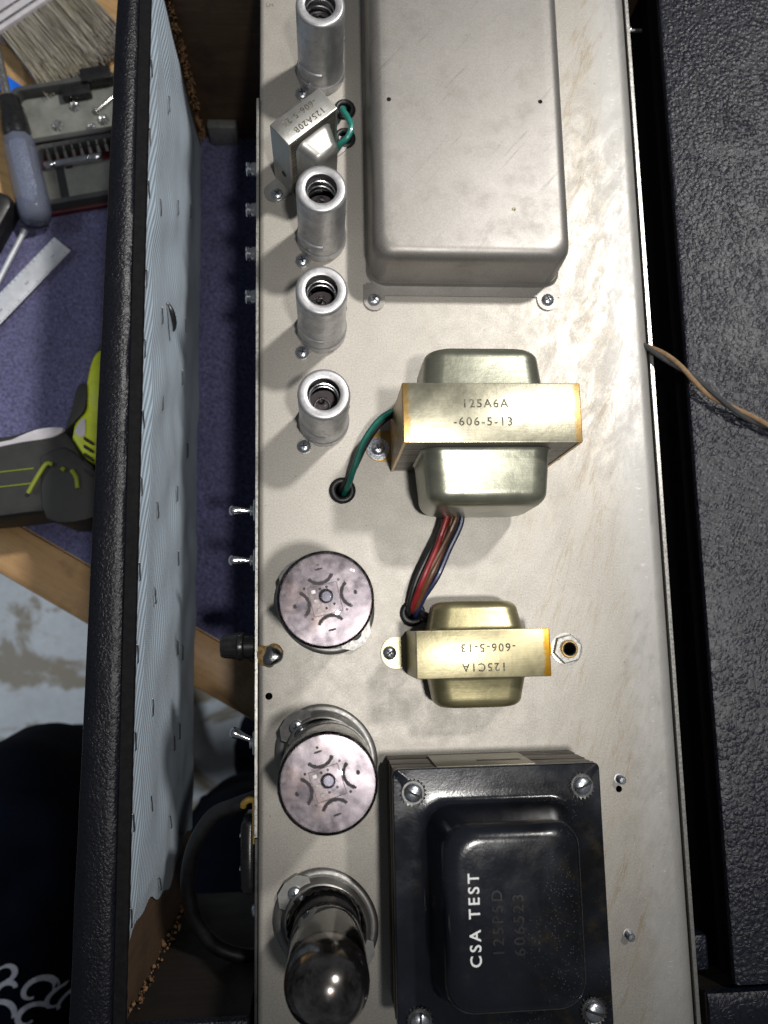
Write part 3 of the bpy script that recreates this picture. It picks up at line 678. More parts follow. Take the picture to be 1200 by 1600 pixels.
lead(ot, 'w_brown', rel([(66.4, 64, 10), (66, 56, 14), (64, 50, 15), (58.2, 39, 15), (51.5, 27, 13), (46.2, 15, 8), (44.4, 9.4, 1), (44.4, 9, -8)]), 1.3)
lead(ot, 'w_blue', rel([(69, 64, 9), (69, 56, 12), (67.5, 49, 12), (62, 38, 11), (56, 25, 10), (49.5, 15, 6), (46, 7, 1), (46, 6.6, -8)]), 1.45)
lead(ot, 'w_black', rel([(60.5, 64, 7), (60, 56, 8), (57, 46, 9), (52, 36, 10), (46, 24, 9), (42.5, 13, 6), (42.4, 7.4, 1), (42.4, 7, -8)]), 1.3)

# choke
cx, cy = 71, -11.6
ck = thing('choke_transformer', 'small gold lacquered transformer with upside down lettering 125C1A and amber end', 'transformer', (cx, cy, 0))
channel(ck, 'ck_frame', 30.2, 10.6, 43, 11, 6.5); foot(ck, 'ck_frame', 30.2, 12.5, 7.6)
MB().box(-28.8, 28.8, -10.2, 10.2, 1.5, 41.4).build('laminations', 'ot_lams', ck)
bell(ck, 'ck_bell', 21.8, 5, 34, 10.4, 13.5, 1, 8, 5); bell(ck, 'ck_bell', 22.0, 5, 34, -10.4, 14.5, -1, 8, 5)
text('125C1A', 5.0, 'stamp', ck, (71.1-cx, -17.4-cy, 43.02), PI, 1.25, .03); text('-606-5-13', 5.0, 'stamp', ck, (73.1-cx, -8.9-cy, 43.02), PI, 1.25, .03)
screw(ck, (-38.6, 0, 1.2), 1.1, .7)
def relc(pts): return [(p[0]-cx, p[1]-cy, p[2]) for p in pts]
lead(ck, 'w_black', relc([(58, 3, 9), (52, 5.5, 8), (48.5, 7.5, 4), (46.2, 7.4, -6)]), 1.5); lead(ck, 'w_black', relc([(58, 1, 6), (53, 3, 6), (49, 5, 4), (46.6, 6.2, -6)]), 1.5)

# reverb driver transformer
rx, ry, ra = -7.0, 244.4, math.radians(40.6)
rv = thing('reverb_transformer', 'small tilted tinplate transformer marked 125A20B between two tube shields', 'transformer', (rx, ry, 0), ra)
channel(rv, 'rv_frame', 15.6, 6.9, 45, 9, 5); foot(rv, 'rv_frame', 15.6, 11.5, 5.6)
MB().box(-14.2, 14.2, -6.5, 6.5, 1.5, 43.4).build('laminations', 'ot_lams', rv)
bell(rv, 'rv_frame', 10.4, 6, 39, -6.7, 11.5, -1, 5, 4, 2.2); bell(rv, 'rv_frame', 10.4, 6, 39, 6.7, 6.5, 1, 5, 4)
text('125A20B', 4.3, 'stamp', rv, (.8, -3.1, 45.02), PI, 1.2, .03); text('-606-5-26', 4.3, 'stamp', rv, (-.5, 2.9, 45.02), PI, 1.2, .03)
screw(rv, (-21.6, -1.9, 1.2), 1.05, .2)
MB().lathe([(1.7, 0), (1.7, .2), (1.2, .25)], 14).build('punched_hole', 'dark', rv, (-15.65, -1.5, 14)).rotation_euler = (0, -PI/2, 0)
Mi = Matrix.Rotation(-ra, 3, 'Z')
def relr(pts): return [tuple(Mi @ Vector((p[0]-rx, p[1]-ry, 0)) + Vector((0, 0, p[2]))) for p in pts]
lead(rv, 'w_teal', relr([(5, 246, 8), (10, 247.5, 17), (14.5, 249.5, 21), (16.8, 255, 22), (15, 261, 21), (12.5, 266.5, 19), (13, 272, 12), (14, 279, 1), (14.2, 280, -8)]), 1.5)
lead(rv, 'w_black', relr([(6, 248, 7), (11, 252, 12), (13, 257, 9), (14, 262, 0), (14, 262.5, -8)]), 1.3)
for gx, gy in GROM[2:]:
    p = relr([(gx, gy, 0)])[0]; grommet(rv, p[0], p[1], .88)

# power transformer
px0, px1, py0, py1 = 29.2, 120.6, -168.5, -60.0
pcx, pcy = (px0+px1)/2, (py0+py1)/2
hx, hy = (px1-px0)/2, (py1-py0)/2
pt = thing('power_transformer', 'big black enamelled power transformer with laminated core marked CSA TEST', 'transformer', (pcx, pcy, 0))
mb = MB(); random.seed(3); nl = 22
for k in range(nl):
    e = random.uniform(-.35, .25); e2 = random.uniform(-.35, .25)
    z0 = .3 + 40.5*k/nl; z1 = z0 + 40.5/nl - .25
    mb.box(-hx+.8+e, hx-.8-e2, -hy+.8+e2, hy-.8-e, z0, z1)
mb.build('laminations', 'pt_lams', pt)['kind'] = 'stuff'
rings = []
def pr_(ix, iy, r, z): rings.append(rrect(-hx+ix, hx-ix, -hy+iy, hy-iy, r, z, 9))
pr_(.3, .3, 2.5, 40.9); pr_(0, 0, 2.6, 41.2); pr_(0, 0, 2.6, 42.2); pr_(.5, .5, 2.4, 42.6); pr_(9, 9, 7, 42.4); pr_(11, 12, 8, 42.7)
for k in range(1, 7):
    a = PI/2*k/6; pr_(11+3.4*math.sin(a), 12+3.4*math.sin(a), 10, 42.7+3.4*(1-math.cos(a)))
pr_(17.2, 18.2, 11, 62)
for k in range(1, 9):
    a = PI/2*k/8; pr_(17.2+7*(1-math.cos(a)), 18.2+7*(1-math.cos(a)), 11, 62+7*math.sin(a))
pr_(30, 32, 8, 69.3)
MB().loft(rings, cap0=True).build('bell_cover', 'enamel', pt)
text('CSA TEST', 6.3, 'print_white', pt, (58.4-pcx, -113.6-pcy, 69.38), PI/2, 1.36, .04, bold=.08)
text('125P5D', 6.2, 'emboss', pt, (67.4-pcx, -115.0-pcy, 69.4), PI/2, 1.3, .3); text('606523', 6.2, 'emboss', pt, (75.8-pcx, -116.0-pcy, 69.4), PI/2, 1.3, .3)
ME_BOLT = MB().lathe(dome(4.0, 2.6), 26).mesh('screw', M['screw'])
ME_SLOT2 = MB().box(-3.9, 3.9, -.5, .5, 1.2, 2.72).mesh('slot', M['dark'])
mb = MB(); nt = 20
out = []
for k in range(nt*2): out.append(5.9 if k % 2 else 4.9)
mb.loft([[(out[k]*math.cos(PI*k/nt), out[k]*math.sin(PI*k/nt), z+(.5 if (k % 2 and z > 0) else 0)) for k in range(nt*2)] for z in (0, .7)]); ME_STAR = mb.mesh('star_washer', M['dsteel'])
for (x, y, a) in ((37.9, -69.9, -.45), (112.2, -69.3, .42), (38.4, -160.8, 1.5), (112, -160.6, -.35)):
    put(ME_STAR, 'star_washer', pt, (x-pcx, y-pcy, 42.6)); s_ = put(ME_BOLT, 'screw', pt, (x-pcx, y-pcy, 43.2), a); put(ME_SLOT2, 'slot', s_)
m = MB().box(-26, 18, hy-.45, hy+.15, 8, 40, .2); m.build('label_plate', 'label', pt)
MB().box(-6, 14, hy+.16, hy+.3, 26, 29).build('label_print', 'stamp', pt)

# ------------------------------------------------------------------ jack with hex nut
jk = thing('phono_jack', 'brass phono jack with a hexagonal nut right of the gold transformer', 'jack', (121.6, -11.6, 0))
mb = MB(); mb.lathe([(7.6, .1), (7.6, 2.2), (7.0, 2.9), (4.3, 2.9), (4.3, .1)], 6, cap0=False, cap1=False); mb.build('hex_nut', 'nickel', jk, rz=.25, ang=25)
MB().lathe([(8.0, .05), (8.0, .4), (7, .5), (4.6, .5)], 36, cap0=False, cap1=False).build('washer', 'nickel', jk)
MB().lathe([(4.4, .1), (4.4, 5.0), (4.1, 5.4), (3.4, 5.4), (3.1, 5.0), (3.1, -14)], 30, cap0=False, cap1=False).build('barrel', 'brass', jk)
MB().lathe([(3.4, 5.5), (3.0, 5.3), (2.9, 4.4), (2.9, -12), (.1, -12)], 20, cap0=False, cap1=False).build('dark_sleeve', 'dark', jk)  # near-black sleeve added so the bore looks shaded
MB().lathe([(.8, -12), (.8, -6), (.4, -5.6)], 14, (-1.2, .3, 0)).build('contact', 'dsteel', jk)

# ------------------------------------------------------------------ power tubes and spring clamps
def clamp(i, lab):
    x, y = TUBES[i]
    t = thing('tube_clamp', lab, 'tube clamp', (x, y, 0), 0, 'sprung clamps at the power tubes')
    def rf(a):
        d = a - math.radians(135); return 1 + .06*math.cos(2*d)
    mb = MB().lathe([(23.6, 1.0), (24.2, 1.6), (23.4, 2.6), (21.6, 3.0), (20.6, 2.6), (19.4, 4.2), (18.9, 7.5), (18.2, 7.8), (17.9, 4.0), (18.6, 1.4)], 72, cap0=False, cap1=False, rf=rf); mb.build('spring_ring', 'clamp', t, ang=40)
    mb = MB(); k_ = 56; rr = []
    for (r, z, tooth) in ((18.0, 5.0, 0), (17.6, 9.0, .0), (17.2, 10.4, .8), (16.6, 10.0, .8), (16.6, 5.0, 0)):
        rr.append([((r+(tooth if q % 2 else 0))*math.cos(2*PI*q/k_), (r+(tooth if q % 2 else 0))*math.sin(2*PI*q/k_), z) for q in range(k_)])
    mb.loft(rr, False, False); mb.build('grip_teeth', 'dsteel', t)
    for a in (135, -45):
        c, s_ = math.cos(math.radians(a)), math.sin(math.radians(a))
        out = [(17, -7.5), (21, -9.5), (25.6, -6), (27, 0), (25.6, 6), (21, 9.5), (17, 7.5)]
        MB().loft([[(p[0]*c-p[1]*s_, p[0]*s_+p[1]*c, z) for p in out] for z in (3.1, 4.3)]).build('clamp_ear', 'clamp', t)
        screw(t, (20.2*c, 20.2*s_, 4.3), 1.12, .3)
    MB().lathe([(16.4, -1.2), (16.4, 2.0), (12, 2.2)], 36).build('socket', 'bakelite', t)
clamp(0, 'sprung metal clamp around the base of the uppermost power tube')
clamp(1, 'sprung metal clamp around the base of the middle power tube')
clamp(2, 'sprung metal clamp around the base of the dark topped tube')
def beam_tube(i, lab, rot):
    x, y = TUBES[i]
    t = thing('power_tube', lab, 'vacuum tube', (x, y, 0), rot, 'clear flat topped power tubes')
    MB().lathe([(15.2, 2.3), (16.0, 2.6), (16.0, 19), (15.4, 20)], 40).build('tube_base', 'plastic', t)
    R = 20.0
    gp = [(15.0, 19.5), (17.0, 21), (18.8, 24), (19.6, 28), (R, 33), (R, 70)]
    for k in range(1, 9):
        a = PI/2*k/8; gp.append((R-5.5+5.5*math.cos(a), 70+5.5*math.sin(a)))
    gp += [(10, 76.5), (5.5, 76.9), (2, 77.0), (.1, 77.0)]
    MB().lathe(gp, 48, cap0=False, cap1=False).build('glass_envelope', 'glass', t)
    # mica disc with teeth, slots and rivets
    nt = 26; mb = MB(); ring = []
    for k in range(nt*4):
        a = 2*PI*k/(nt*4); ring.append(19.1+(.0 if (k//2) % 2 else .4))
    mb.loft([[(ring[k]*math.cos(2*PI*k/(nt*4)), ring[k]*math.sin(2*PI*k/(nt*4)), z) for k in range(nt*4)] for z in (70.6, 71.0)])
    md = mb.build('mica_disc', 'mica', t)
    for q in range(4):
        c = 2*PI*q/4; cc = (12.4*math.cos(c), 12.4*math.sin(c)); pts = []
        for k in range(13):
            a = c + PI - 1.05 + 2.1*k/12; pts.append((cc[0]+5.6*math.cos(a), cc[1]+5.6*math.sin(a)))
        mb = MB(); L = []
        for k, p in enumerate(pts):
            a = c + PI - 1.05 + 2.1*k/12; w_ = .68+.12*math.sin(k*2.3+q); L.append([(p[0]-w_*math.cos(a), p[1]-w_*math.sin(a), 71.02), (p[0]+w_*math.cos(a), p[1]+w_*math.sin(a), 71.02), (p[0]+w_*math.cos(a), p[1]+w_*math.sin(a), 71.14), (p[0]-w_*math.cos(a), p[1]-w_*math.sin(a), 71.14)])
        mb.loft(L); mb.build('crescent_slot', 'mica_cut', md)
        mb = MB(); e = []
        for k in range(16):
            a = 2*PI*k/16; u, v = 1.7*math.cos(a)*(1 if q % 2 else .55), .75*math.sin(a)*(1 if q % 2 == 0 else .55) ; e.append((u, v))
        ce, se = math.cos(c+PI/2), math.sin(c+PI/2)
        if q % 2: ce, se = 1.0, 0.0
        mb.loft([[(12.6*math.cos(c)+u*ce-v*se, 12.6*math.sin(c)+u*se+v*ce, z) for u, v in e] for z in (71.02, 71.3)]); mb.build('support_rod', 'mica_cut', md)
    mb = MB()
    for (x0, x1, y0, y1) in ((-6.1, 6.1, 5.9, 6.15), (-6.1, 6.1, -6.15, -5.9), (-6.1, -5.85, -5.9, 5.9), (5.85, 6.1, -5.9, 5.9)): mb.box(x0, x1, y0, y1, 71.01, 71.18)
    mb.build('cathode_frame', 'mica_line', md)
    for (u, v) in ((-4.1, 4.0), (-3.7, 0), (-3.3, -3.8)): MB().box(u-.9, u+.9, v-.75, v+.75, 71.02, 71.5, .3).build('ceramic_bead', 'mica_white', md)
    for (u, v) in ((-1.2, 4.6), (1.6, 4.8), (-.4, -3.6), (3.2, -2.6), (-7.4, 6.2), (7.0, 6.6), (7.6, -6.0), (-6.8, -6.6), (9.8, -5.0), (.2, 14.3), (-9.3, -5.0)):
        MB().lathe([(.55, 71.02), (.55, 71.2)], 10, (u, v, 0)).build('rivet', 'mica_cut' if random.random() < .6 else 'mica_line', md)
    MB().lathe([(3.0, 77.05), (2.6, 77.7), (1.6, 78.3), (.1, 78.6)], 24, (1.2, .3, 0), cap0=False, cap1=False).build('exhaust_tip', 'glass_tip', t, ang=80)
    MB().loft([rrect(-13, 13, -7.5, 7.5, 5, z, 5) for z in (26, 70.2)]).build('plate', 'plate', t)
    return t
beam_tube(0, 'clear flat topped power tube beside the gold transformer', .22)
beam_tube(1, 'clear flat topped power tube left of the black transformer', .30)
x, y = TUBES[2]
t = thing('rectifier_tube', 'rectifier tube with a dark mirrored dome at the lower picture edge', 'vacuum tube', (x, y, 0))
MB().lathe([(14.6, 2.3), (15.4, 2.6), (15.4, 20), (14.8, 21)], 40).build('tube_base', 'plastic', t)
R = 16.6
gp = [(14.4, 20.5), (15.6, 23), (16.2, 26), (R, 30), (R, 62)]
gd = [(R+.05, 61.6), (R+.05, 66)] + [(R*math.cos(PI/2*k/12), 66+R*1.02*math.sin(PI/2*k/12)) for k in range(1, 12)] + [(.1, 66+R*1.02)]
MB().lathe(gp, 48, cap0=False, cap1=False).build('glass_envelope', 'glass_dark', t)
MB().lathe(gd, 48, cap0=False, cap1=False).build('getter_dome', 'getter', t)
MB().lathe([(13.6, 24), (13.6, 54)], 32).build('plate', 'grey_plate', t); MB().lathe([(15.6, 55.5), (15.6, 55.9)], 30).build('mica_spacer', 'mica_line', t)  # plate made grey to imitate reflections in the glass around it

# ------------------------------------------------------------------ rear panel fittings
def rot_x(mb, loc): return mb.xf(Matrix.Translation(loc) @ Matrix.Rotation(-PI/2, 4, 'Y'))
for i, (y, lab) in enumerate(((252.2, 'uppermost chrome jack barrel on the rear panel edge'), (228.1, 'second chrome jack barrel down the rear panel edge'), (202.8, 'third chrome jack barrel down the rear panel edge'), (178.2, 'lowest chrome jack barrel on the rear panel edge'))):
    t = thing('panel_jack', lab, 'jack', (-33.2, y, -14), 0, 'chrome jacks on the rear panel')
    rot_x(MB().lathe([(4.2, 0), (4.2, .8), (3.9, 3.6), (3.2, 3.9), (3.2, 4.6), (3.9, 4.9), (3.9, 6.0), (3.4, 6.6), (2.2, 6.6), (2.0, 3)], 26, cap1=True), (0, 0, 0)).build('barrel', 'chrome', t)
    rot_x(MB().lathe([(2.0, 6.55), (2.0, 6.65)], 14), (0, 0, 0)).build('bore', 'dark', t)
def toggle(y, ang, lab):
    t = thing('toggle_switch', lab, 'switch', (-33.2, y, -15), 0, 'chrome toggle switches on the rear panel')
    rot_x(MB().lathe([(6.5, 0), (6.5, 1.6), (5.9, 2.0), (3.6, 2.0)], 6), (0, 0, 0)).build('hex_nut', 'chrome', t, ang=20)
    rot_x(MB().lathe([(3.2, 1.6), (3.2, 3.4), (2.6, 3.8)], 20), (0, 0, 0)).build('bushing', 'chrome', t)
    m = MB().lathe([(1.4, 2), (1.5, 5), (2.0, 9), (2.7, 11.6), (2.75, 13)] + [(2.75*math.cos(PI/2*k/5), 13+1.9*math.sin(PI/2*k/5)) for k in range(1, 5)] + [(.1, 14.9)], 20)
    m.xf(Matrix.Rotation(ang, 4, 'Z') @ Matrix.Rotation(-PI/2, 4, 'Y')); m.build('lever', 'chrome', t, ang=60)
toggle(62.0, -.02, 'upper of the two neighbouring chrome toggle switches on the rear panel')
toggle(36.2, -.02, 'lower of the two neighbouring chrome toggle switches on the rear panel')
toggle(-54.5, -.42, 'slanting chrome toggle switch below the fuse holder')
t = thing('fuse_holder', 'black plastic fuse holder cap on the rear panel beside the solder blob', 'fuse holder', (-33.2, -7, -15))
rot_x(MB().lathe([(6.2, 0), (6.2, 6.5), (5.8, 7)], 28), (0, 0, 0)).build('body', 'plastic', t)
rot_x(MB().lathe([(7.0, 7), (7.2, 7.4), (7.2, 9.6), (6.6, 10)], 28), (0, 0, 0)).build('collar', 'plastic', t)
rot_x(MB().lathe([(6.6, 10), (6.3, 12), (5.6, 17.5), (5.0, 18.3), (.2, 18.6)], 36, rf=lambda a: 1+.02*math.cos(a*18)), (0, 0, 0)).build('cap', 'plastic', t, ang=20)
t = thing('power_outlet', 'black accessory outlet on the rear panel beside the looping cord', 'outlet', (-33.2, -107, -22))
m = MB().box(-7.5, 0, -17, 17, -14, 14, 2.5); m.build('housing', 'plastic', t)
for k in (-6.5, 9): MB().box(-8.2, -7.4, k-.6, k+.6, -1, 9).build('contact_slot', 'screw', t)
t = thing('panel_screw', 'small bright screw at the lower end of the rear panel', 'screw', (-33.2, -131, -8))
rot_x(MB().lathe(dome(3, 2.2), 18), (0, 0, 0)).build('head', 'screw', t)
t = thing('mains_cable', 'thick black power cord looping from the rear panel past the lining', 'cord', (-34, -84, -30))
cp = [(2, 1, 0), (-12, -4, -3), (-24, -10, -8), (-34, -26, -16), (-38.5, -46, -24), (-36, -65, -30), (-26, -82, -36), (-10, -90, -40), (6, -91, -44)]
MB().tube(smooth(cp, 10), 4.0, 14).build('cable', 'rubber', t)
m = MB(); m.tube(smooth([(0.4, 4, 26), (-2.2, 4.6, 27), (-4.6, 3.0, 27), (-4.9, 1.4, 26)], 5), 1.5, 8); m.tube([(.2, 4.6, 26), (.2, -16, 25)], .9, 6); m.build('strain_relief', 'amber', t)

# ------------------------------------------------------------------ twisted wire on the right
t = thing('twisted_wire', 'twisted tan and grey cloth covered wire pair crossing the right panel', 'wire', (193, 128, 0))
path = smooth([(-30, 32, -14), (-17, 19, -2), (-6, 7.5, 5), (3, -1.5, 6.5), (13, -10.5, 6), (28, -19.5, 5), (44, -27, 4), (60, -33, 2.6), (90, -40, 2.4)], 16)
for k, (mt, ph) in enumerate((('w_tan', 0), ('w_grey', PI))):
    pts = []; s_ = 0
    for i, p in enumerate(path):
        if i: s_ += (p-path[i-1]).length
        d = (path[min(i+1, len(path)-1)]-path[max(0, i-1)]).normalized(); a = d.cross(Vector((0, 0, 1))).normalized(); b = d.cross(a)
        q = 2*PI*s_/56+ph; pts.append(p + (a*math.cos(q)+b*math.sin(q))*1.2)
    MB().tube(pts, 1.3, 9).build('strand', mt, t)
t = thing('panel_bolt', 'thin threaded rod bridging the dark gap at the top right', 'bolt', (180, 352, -22))
MB().tube([(-2, 0, 0), (14, 1, 0)], 1.2, 8).build('rod', 'steel', t); rot_x(MB().lathe(dome(2.4, 2), 12), (7, .6, 0)).build('nut', 'steel', t)

# ------------------------------------------------------------------ things on the bench
BZ = -189
# flat brush
ba = math.atan2(-37.8, 31.3)
br = thing('flat_brush', 'wide flat brush with pale grey bristles lying on bare bench wood', 'brush', (-222, 476, BZ), ba)
mb = MB(); random.seed(11)
for k in range(2000):
    v = random.uniform(-27, 47); zz = random.uniform(1, 13); L = random.uniform(50, 61); dv = random.gauss(0, 2.0)+(v-10)*.06; w_ = random.uniform(.22, .45); dz = -zz*random.uniform(.2, .6)
    a = (-2, v, zz); b_ = (L*.6, v+dv*.4, zz+dz*.3); c = (L, v+dv, max(.5, zz+dz))
    for p, q in ((a, b_), (b_, c)):
        mb.add([(p[0], p[1]-w_, p[2]), (p[0], p[1]+w_, p[2]), (p[0], p[1], p[2]+w_), (q[0], q[1]-w_*.8, q[2]), (q[0], q[1]+w_*.8, q[2]), (q[0], q[1], q[2]+w_*.8)], [(0, 1, 4, 3), (1, 2, 5, 4), (2, 0, 3, 5)])
o = mb.build('bristles', 'bristle', br, ang=180); o['kind'] = 'stuff'
MB().box(-30, 0, -30, 50, -.5, 15.5, 2).build('ferrule', 'tool_pale', br)
for k in (-4.5, -12): MB().box(k-1.0, k+1.0, -30.3, 50.3, -.6, 16.2, .4).build('ferrule_ridge', 'steel', br)
MB().box(-120, -30, -18, 38, 2, 13, 3).build('handle', 'maroon', br)
# bit case
ca = math.radians(12)
cs = thing('bit_case', 'open charcoal driver bit case with star washers in its lid', 'case', (-217, 364, BZ), ca)
def tray(name, x0, x1, y0, y1, z0, z1, wl):
    o_ = [rrect(x0, x1, y0, y1, 7, z, 5) for z in (z0, z1-.6)] + [rrect(x0+.6, x1-.6, y0+.6, y1-.6, 6.5, z1, 5), rrect(x0+wl-.5, x1-wl+.5, y0+wl-.5, y1-wl+.5, 5, z1, 5), rrect(x0+wl, x1-wl, y0+wl, y1-wl, 5, z1-.8, 5), rrect(x0+wl+1, x1-wl-1, y0+wl+1, y1-wl-1, 4.5, z0+2.6, 5)]
    r = MB().loft(o_, True, False).build(name, 'case', cs)
    MB().loft([rrect(x0+wl+.5, x1-wl-.5, y0+wl+.5, y1-wl-.5, 4.5, z, 5) for z in (z0+1.4, z0+2.5)]).build('inner_floor', 'case_in', cs)
    return r
tray('lid', -7, 84, 3, 51, 2, 14, 4); tray('tray', 0, 88, -48, 1, .5, 14, 4)
MB().box(-1, 87, -50.5, -2, -1.4, 4.5, 1.8).build('rim', 'maroon', cs)
MB().box(30, 52, 38, 50, 4.6, 12, .8).build('latch', 'plastic', cs); MB().box(33, 55, 51.3, 53, 5, 12, .5).build('latch', 'case', cs); MB().box(47, 70, 46, 57, 5, 15, .8).build('latch_frame', 'plastic', cs)
MB().box(5, 82, -44.5, -17, 3.2, 9.6, .8).build('insert', 'case_in', cs)
MB().box(15, 21, -42, -18, 9.0, 9.9).build('recess', 'dark', cs); MB().box(22.5, 27.5, -19.5, -17, 9.0, 10).build('recess', 'dark', cs)
sh = MB().lathe([(2.6, 0), (2.9, .5), (2.9, 6), (2.2, 7.5), (2.8, 9), (2.9, 32), (2.4, 32.6), (2.9, 33.4), (2.9, 42), (2.2, 43)], 20)
sh.xf(Matrix.Translation((8, -15.5, 12)) @ Matrix.Rotation(PI/2, 4, 'Y') ); sh.build('bit_holder', 'chrome', cs)
for k in range(11):
    x = 12 + 6.2*k
    m = MB().lathe([(2.2, 0), (2.2, 5), (1.5, 6), (1.5, 9), (.5, 11)], 6); m.xf(Matrix.Translation((x, -9.5, 8)) @ Matrix.Rotation(-1.0, 4, 'X')); m.build('driver_bit', 'dsteel', cs, ang=20)
MB().tube([(26, 1.6, 11), (84, 1.6, 12)], 1.0, 8).build('hinge_pin', 'steel', cs)
def todeg(x, y): 
    v = Matrix.Rotation(-ca, 3, 'Z') @ Vector((x+217, y-364, 0)); return v.x, v.y
mb = MB(); n = 20
mb.loft([[(rr*(1 if k % 2 else .86)*math.cos(2*PI*k/n), rr*(1 if k % 2 else .86)*math.sin(2*PI*k/n), z) for k in range(n)] for rr, z in ((4.9, 0), (4.9, .5), (2.9, 2.1), (1.7, 1.7))]); ME_SW = mb.mesh('star_washer', M['steel'], 20)
for (x, y, lab) in ((-188, 405, 'upper star washer lying in the bit case lid'), (-200.5, 388, 'leftmost star washer lying in the bit case lid'), (-174.6, 386.8, 'lowest star washer by the hinge of the bit case lid'), (-166, 394, 'star washer half hidden by the vinyl covered board')):
    o = put(ME_SW, 'star_washer', None, (x, y, BZ+4.6), random.uniform(0, 3)); tag(o, lab, 'washer', 'loose star washers'); o.rotation_euler = (random.uniform(-.2, .2), random.uniform(-.2, .2), random.random())
t = thing('loose_screw', 'loose silver screw lying in the bit case lid', 'screw', (-171, 401, BZ+6), math.radians(44))
MB().lathe([(1.5, 0), (1.5, 20), (.4, 23)], 12).xf(Matrix.Rotation(PI/2, 4, 'Y')).build('shank', 'steel', t); MB().lathe(dome(3.2, 2), 14).xf(Matrix.Rotation(-PI/2, 4, 'Y')).build('head', 'steel', t)
# screwdriver
dv = Vector((16.5, -64, 0)).normalized(); da = math.atan2(dv.y, dv.x)
t = thing('screwdriver', 'screwdriver with a clear acetate handle and black collar beside the bit case', 'screwdriver', (-225.6, 370, BZ+14), da)
X_ = Matrix.Rotation(PI/2, 4, 'Y')
MB().lathe([(8, -2), (10.8, 0), (11.6, 3), (11.9, 12), (12.4, 45), (12.3, 58), (11.4, 64), (8.5, 68), (.2, 69)], 8, rf=None).xf(X_).build('handle', 'acetate', t, ang=50)
MB().lathe([(5.5, 3), (5.8, 8), (5.8, 44), (4.5, 50), (.2, 52)], 6).xf(X_).build('core', 'spring', t, ang=20)
MB().lathe([(6, -34), (8.2, -33), (8.6, -27), (9.4, -25), (9.4, -20), (10.2, -18), (10.8, -6), (10.2, -1), (8, 1)], 26).xf(X_).build('collar', 'plastic', t)
MB().lathe([(3.2, -130), (3.2, -32)], 14).xf(X_).build('blade', 'steel', t)
# blue thing, black handle, rod
t = thing('blue_handle', 'bright blue plastic strip at the left picture edge behind the screwdriver', 'handle', (-240, 421, BZ), math.atan2(-10.4, 14))
MB().box(-60, 13, -6, 7, 0, 6, 1.5).build('grip', 'blue', t); MB().box(-90, -60, -3, 3, 1, 4, .5).build('blade', 'steel', t)
t = thing('black_handle', 'black rubber tool handle at the left edge above the steel rod', 'handle', (-245, 306, BZ), math.radians(66))
m = MB(); m.loft([rrect(-22+i, 22-i, -14+i, 12-i, 8, z, 5) for i, z in ((1.5, 0), (0, 1.5), (0, 16), (1.2, 18.5), (4, 20))]); m.build('grip', 'rubber', t); MB().box(-18, 18, -1, 1, 19.6, 20.8, .4).build('ridge', 'plastic', t)
rd = Vector((-16.9, -40, 0)).normalized()
t = thing('steel_rod', 'thin grey steel rod lying on the towel near the ruler', 'rod', (-221, 303, BZ+4), math.atan2(rd.y, rd.x))
MB().lathe([(2.0, 0), (2.6, .4), (2.6, 3.6), (2.2, 4.2), (2.0, 5), (2.0, 90)], 16).xf(X_).build('shaft', 'ruler', t)
# ruler
ra_ = math.atan2(-48, -40)
t = thing('steel_ruler', 'short satin steel ruler lying across the navy towel', 'ruler', (-193, 291.8, BZ+4.4), ra_)
MB().box(0, 155, -8.2, 8.2, 0, .6, .15).build('blade', 'ruler', t)
mb = MB()
for k in range(74):
    x = 4+2*k; L = 2.4 if k % 5 else 4.2
    mb.box(x-.22, x+.22, 8.0-L*.6, 7.9, .61, .68); 
    if k % 2 == 0: mb.box(x-.22, x+.22, -7.9, -7.9+L*.55, .61, .68)
o = mb.build('graduations', 'tick', t); o['kind'] = 'stuff'
for k in range(5): text(str(k+1), 4.2, 'tick', t, (12+28*k, 1.2, .62), PI/2, 1, .03, 'numeral')

# power tool lying on its side
PZ = -189
t = thing('power_tool', 'lime green and charcoal cordless power tool half hidden by the cabinet board', 'power tool', (-170, 120, PZ))
def slab(name, mat, pts, z0, z1, b=2.5, par=None):
    c = Vector((sum(p[0] for p in pts)/len(pts), sum(p[1] for p in pts)/len(pts)))
    P = smooth([(p[0], p[1], 0) for p in pts] + [(pts[0][0], pts[0][1], 0)], 4)[:-1]
    def ring(i, z):
        out = []
        for p in P:
            d = Vector((p.x, p.y)) - c; k = max(0, d.length-i)/max(d.length, .01); out.append((c.x+d.x*k+170, c.y+d.y*k-120, z))
        return out
    return MB().loft([ring(b, z0), ring(0, z0+b), ring(0, z1-b), ring(b*.4, z1-b*.3), ring(b*1.4, z1)]).build(name, mat, par or t)
slab('battery_body', 'tool_grey', [(-250, 132), (-212, 132), (-190, 138), (-172, 137), (-160, 120), (-150, 100), (-158, 84), (-190, 80), (-230, 76), (-255, 80)], 2, 52, 4)
slab('top_cap', 'tool_pale', [(-250, 124), (-212, 127.5), (-188, 136.5), (-172, 137.4), (-178, 131), (-200, 127), (-230, 121)], 30, 53.4, 1)
slab('motor_housing', 'lime', [(-166, 130), (-164.5, 140), (-158, 150), (-158, 166), (-154, 186), (-147, 193), (-134, 193), (-130, 160), (-135, 110), (-146, 112), (-156, 116)], 6, 54, 3)
slab('grip_panel', 'tool_grey', [(-170, 134), (-166, 150), (-163, 165), (-157, 166.5), (-157.5, 150), (-164, 141)], 8, 55.5, 1)
slab('side_panel', 'plastic', [(-149, 142), (-147, 150), (-146.5, 170), (-143, 182), (-132, 184), (-130, 140)], 20, 56, 1)
slab('nose', 'tool_grey', [(-154, 190), (-150, 200), (-138, 206), (-130, 196)], 10, 48, 2)
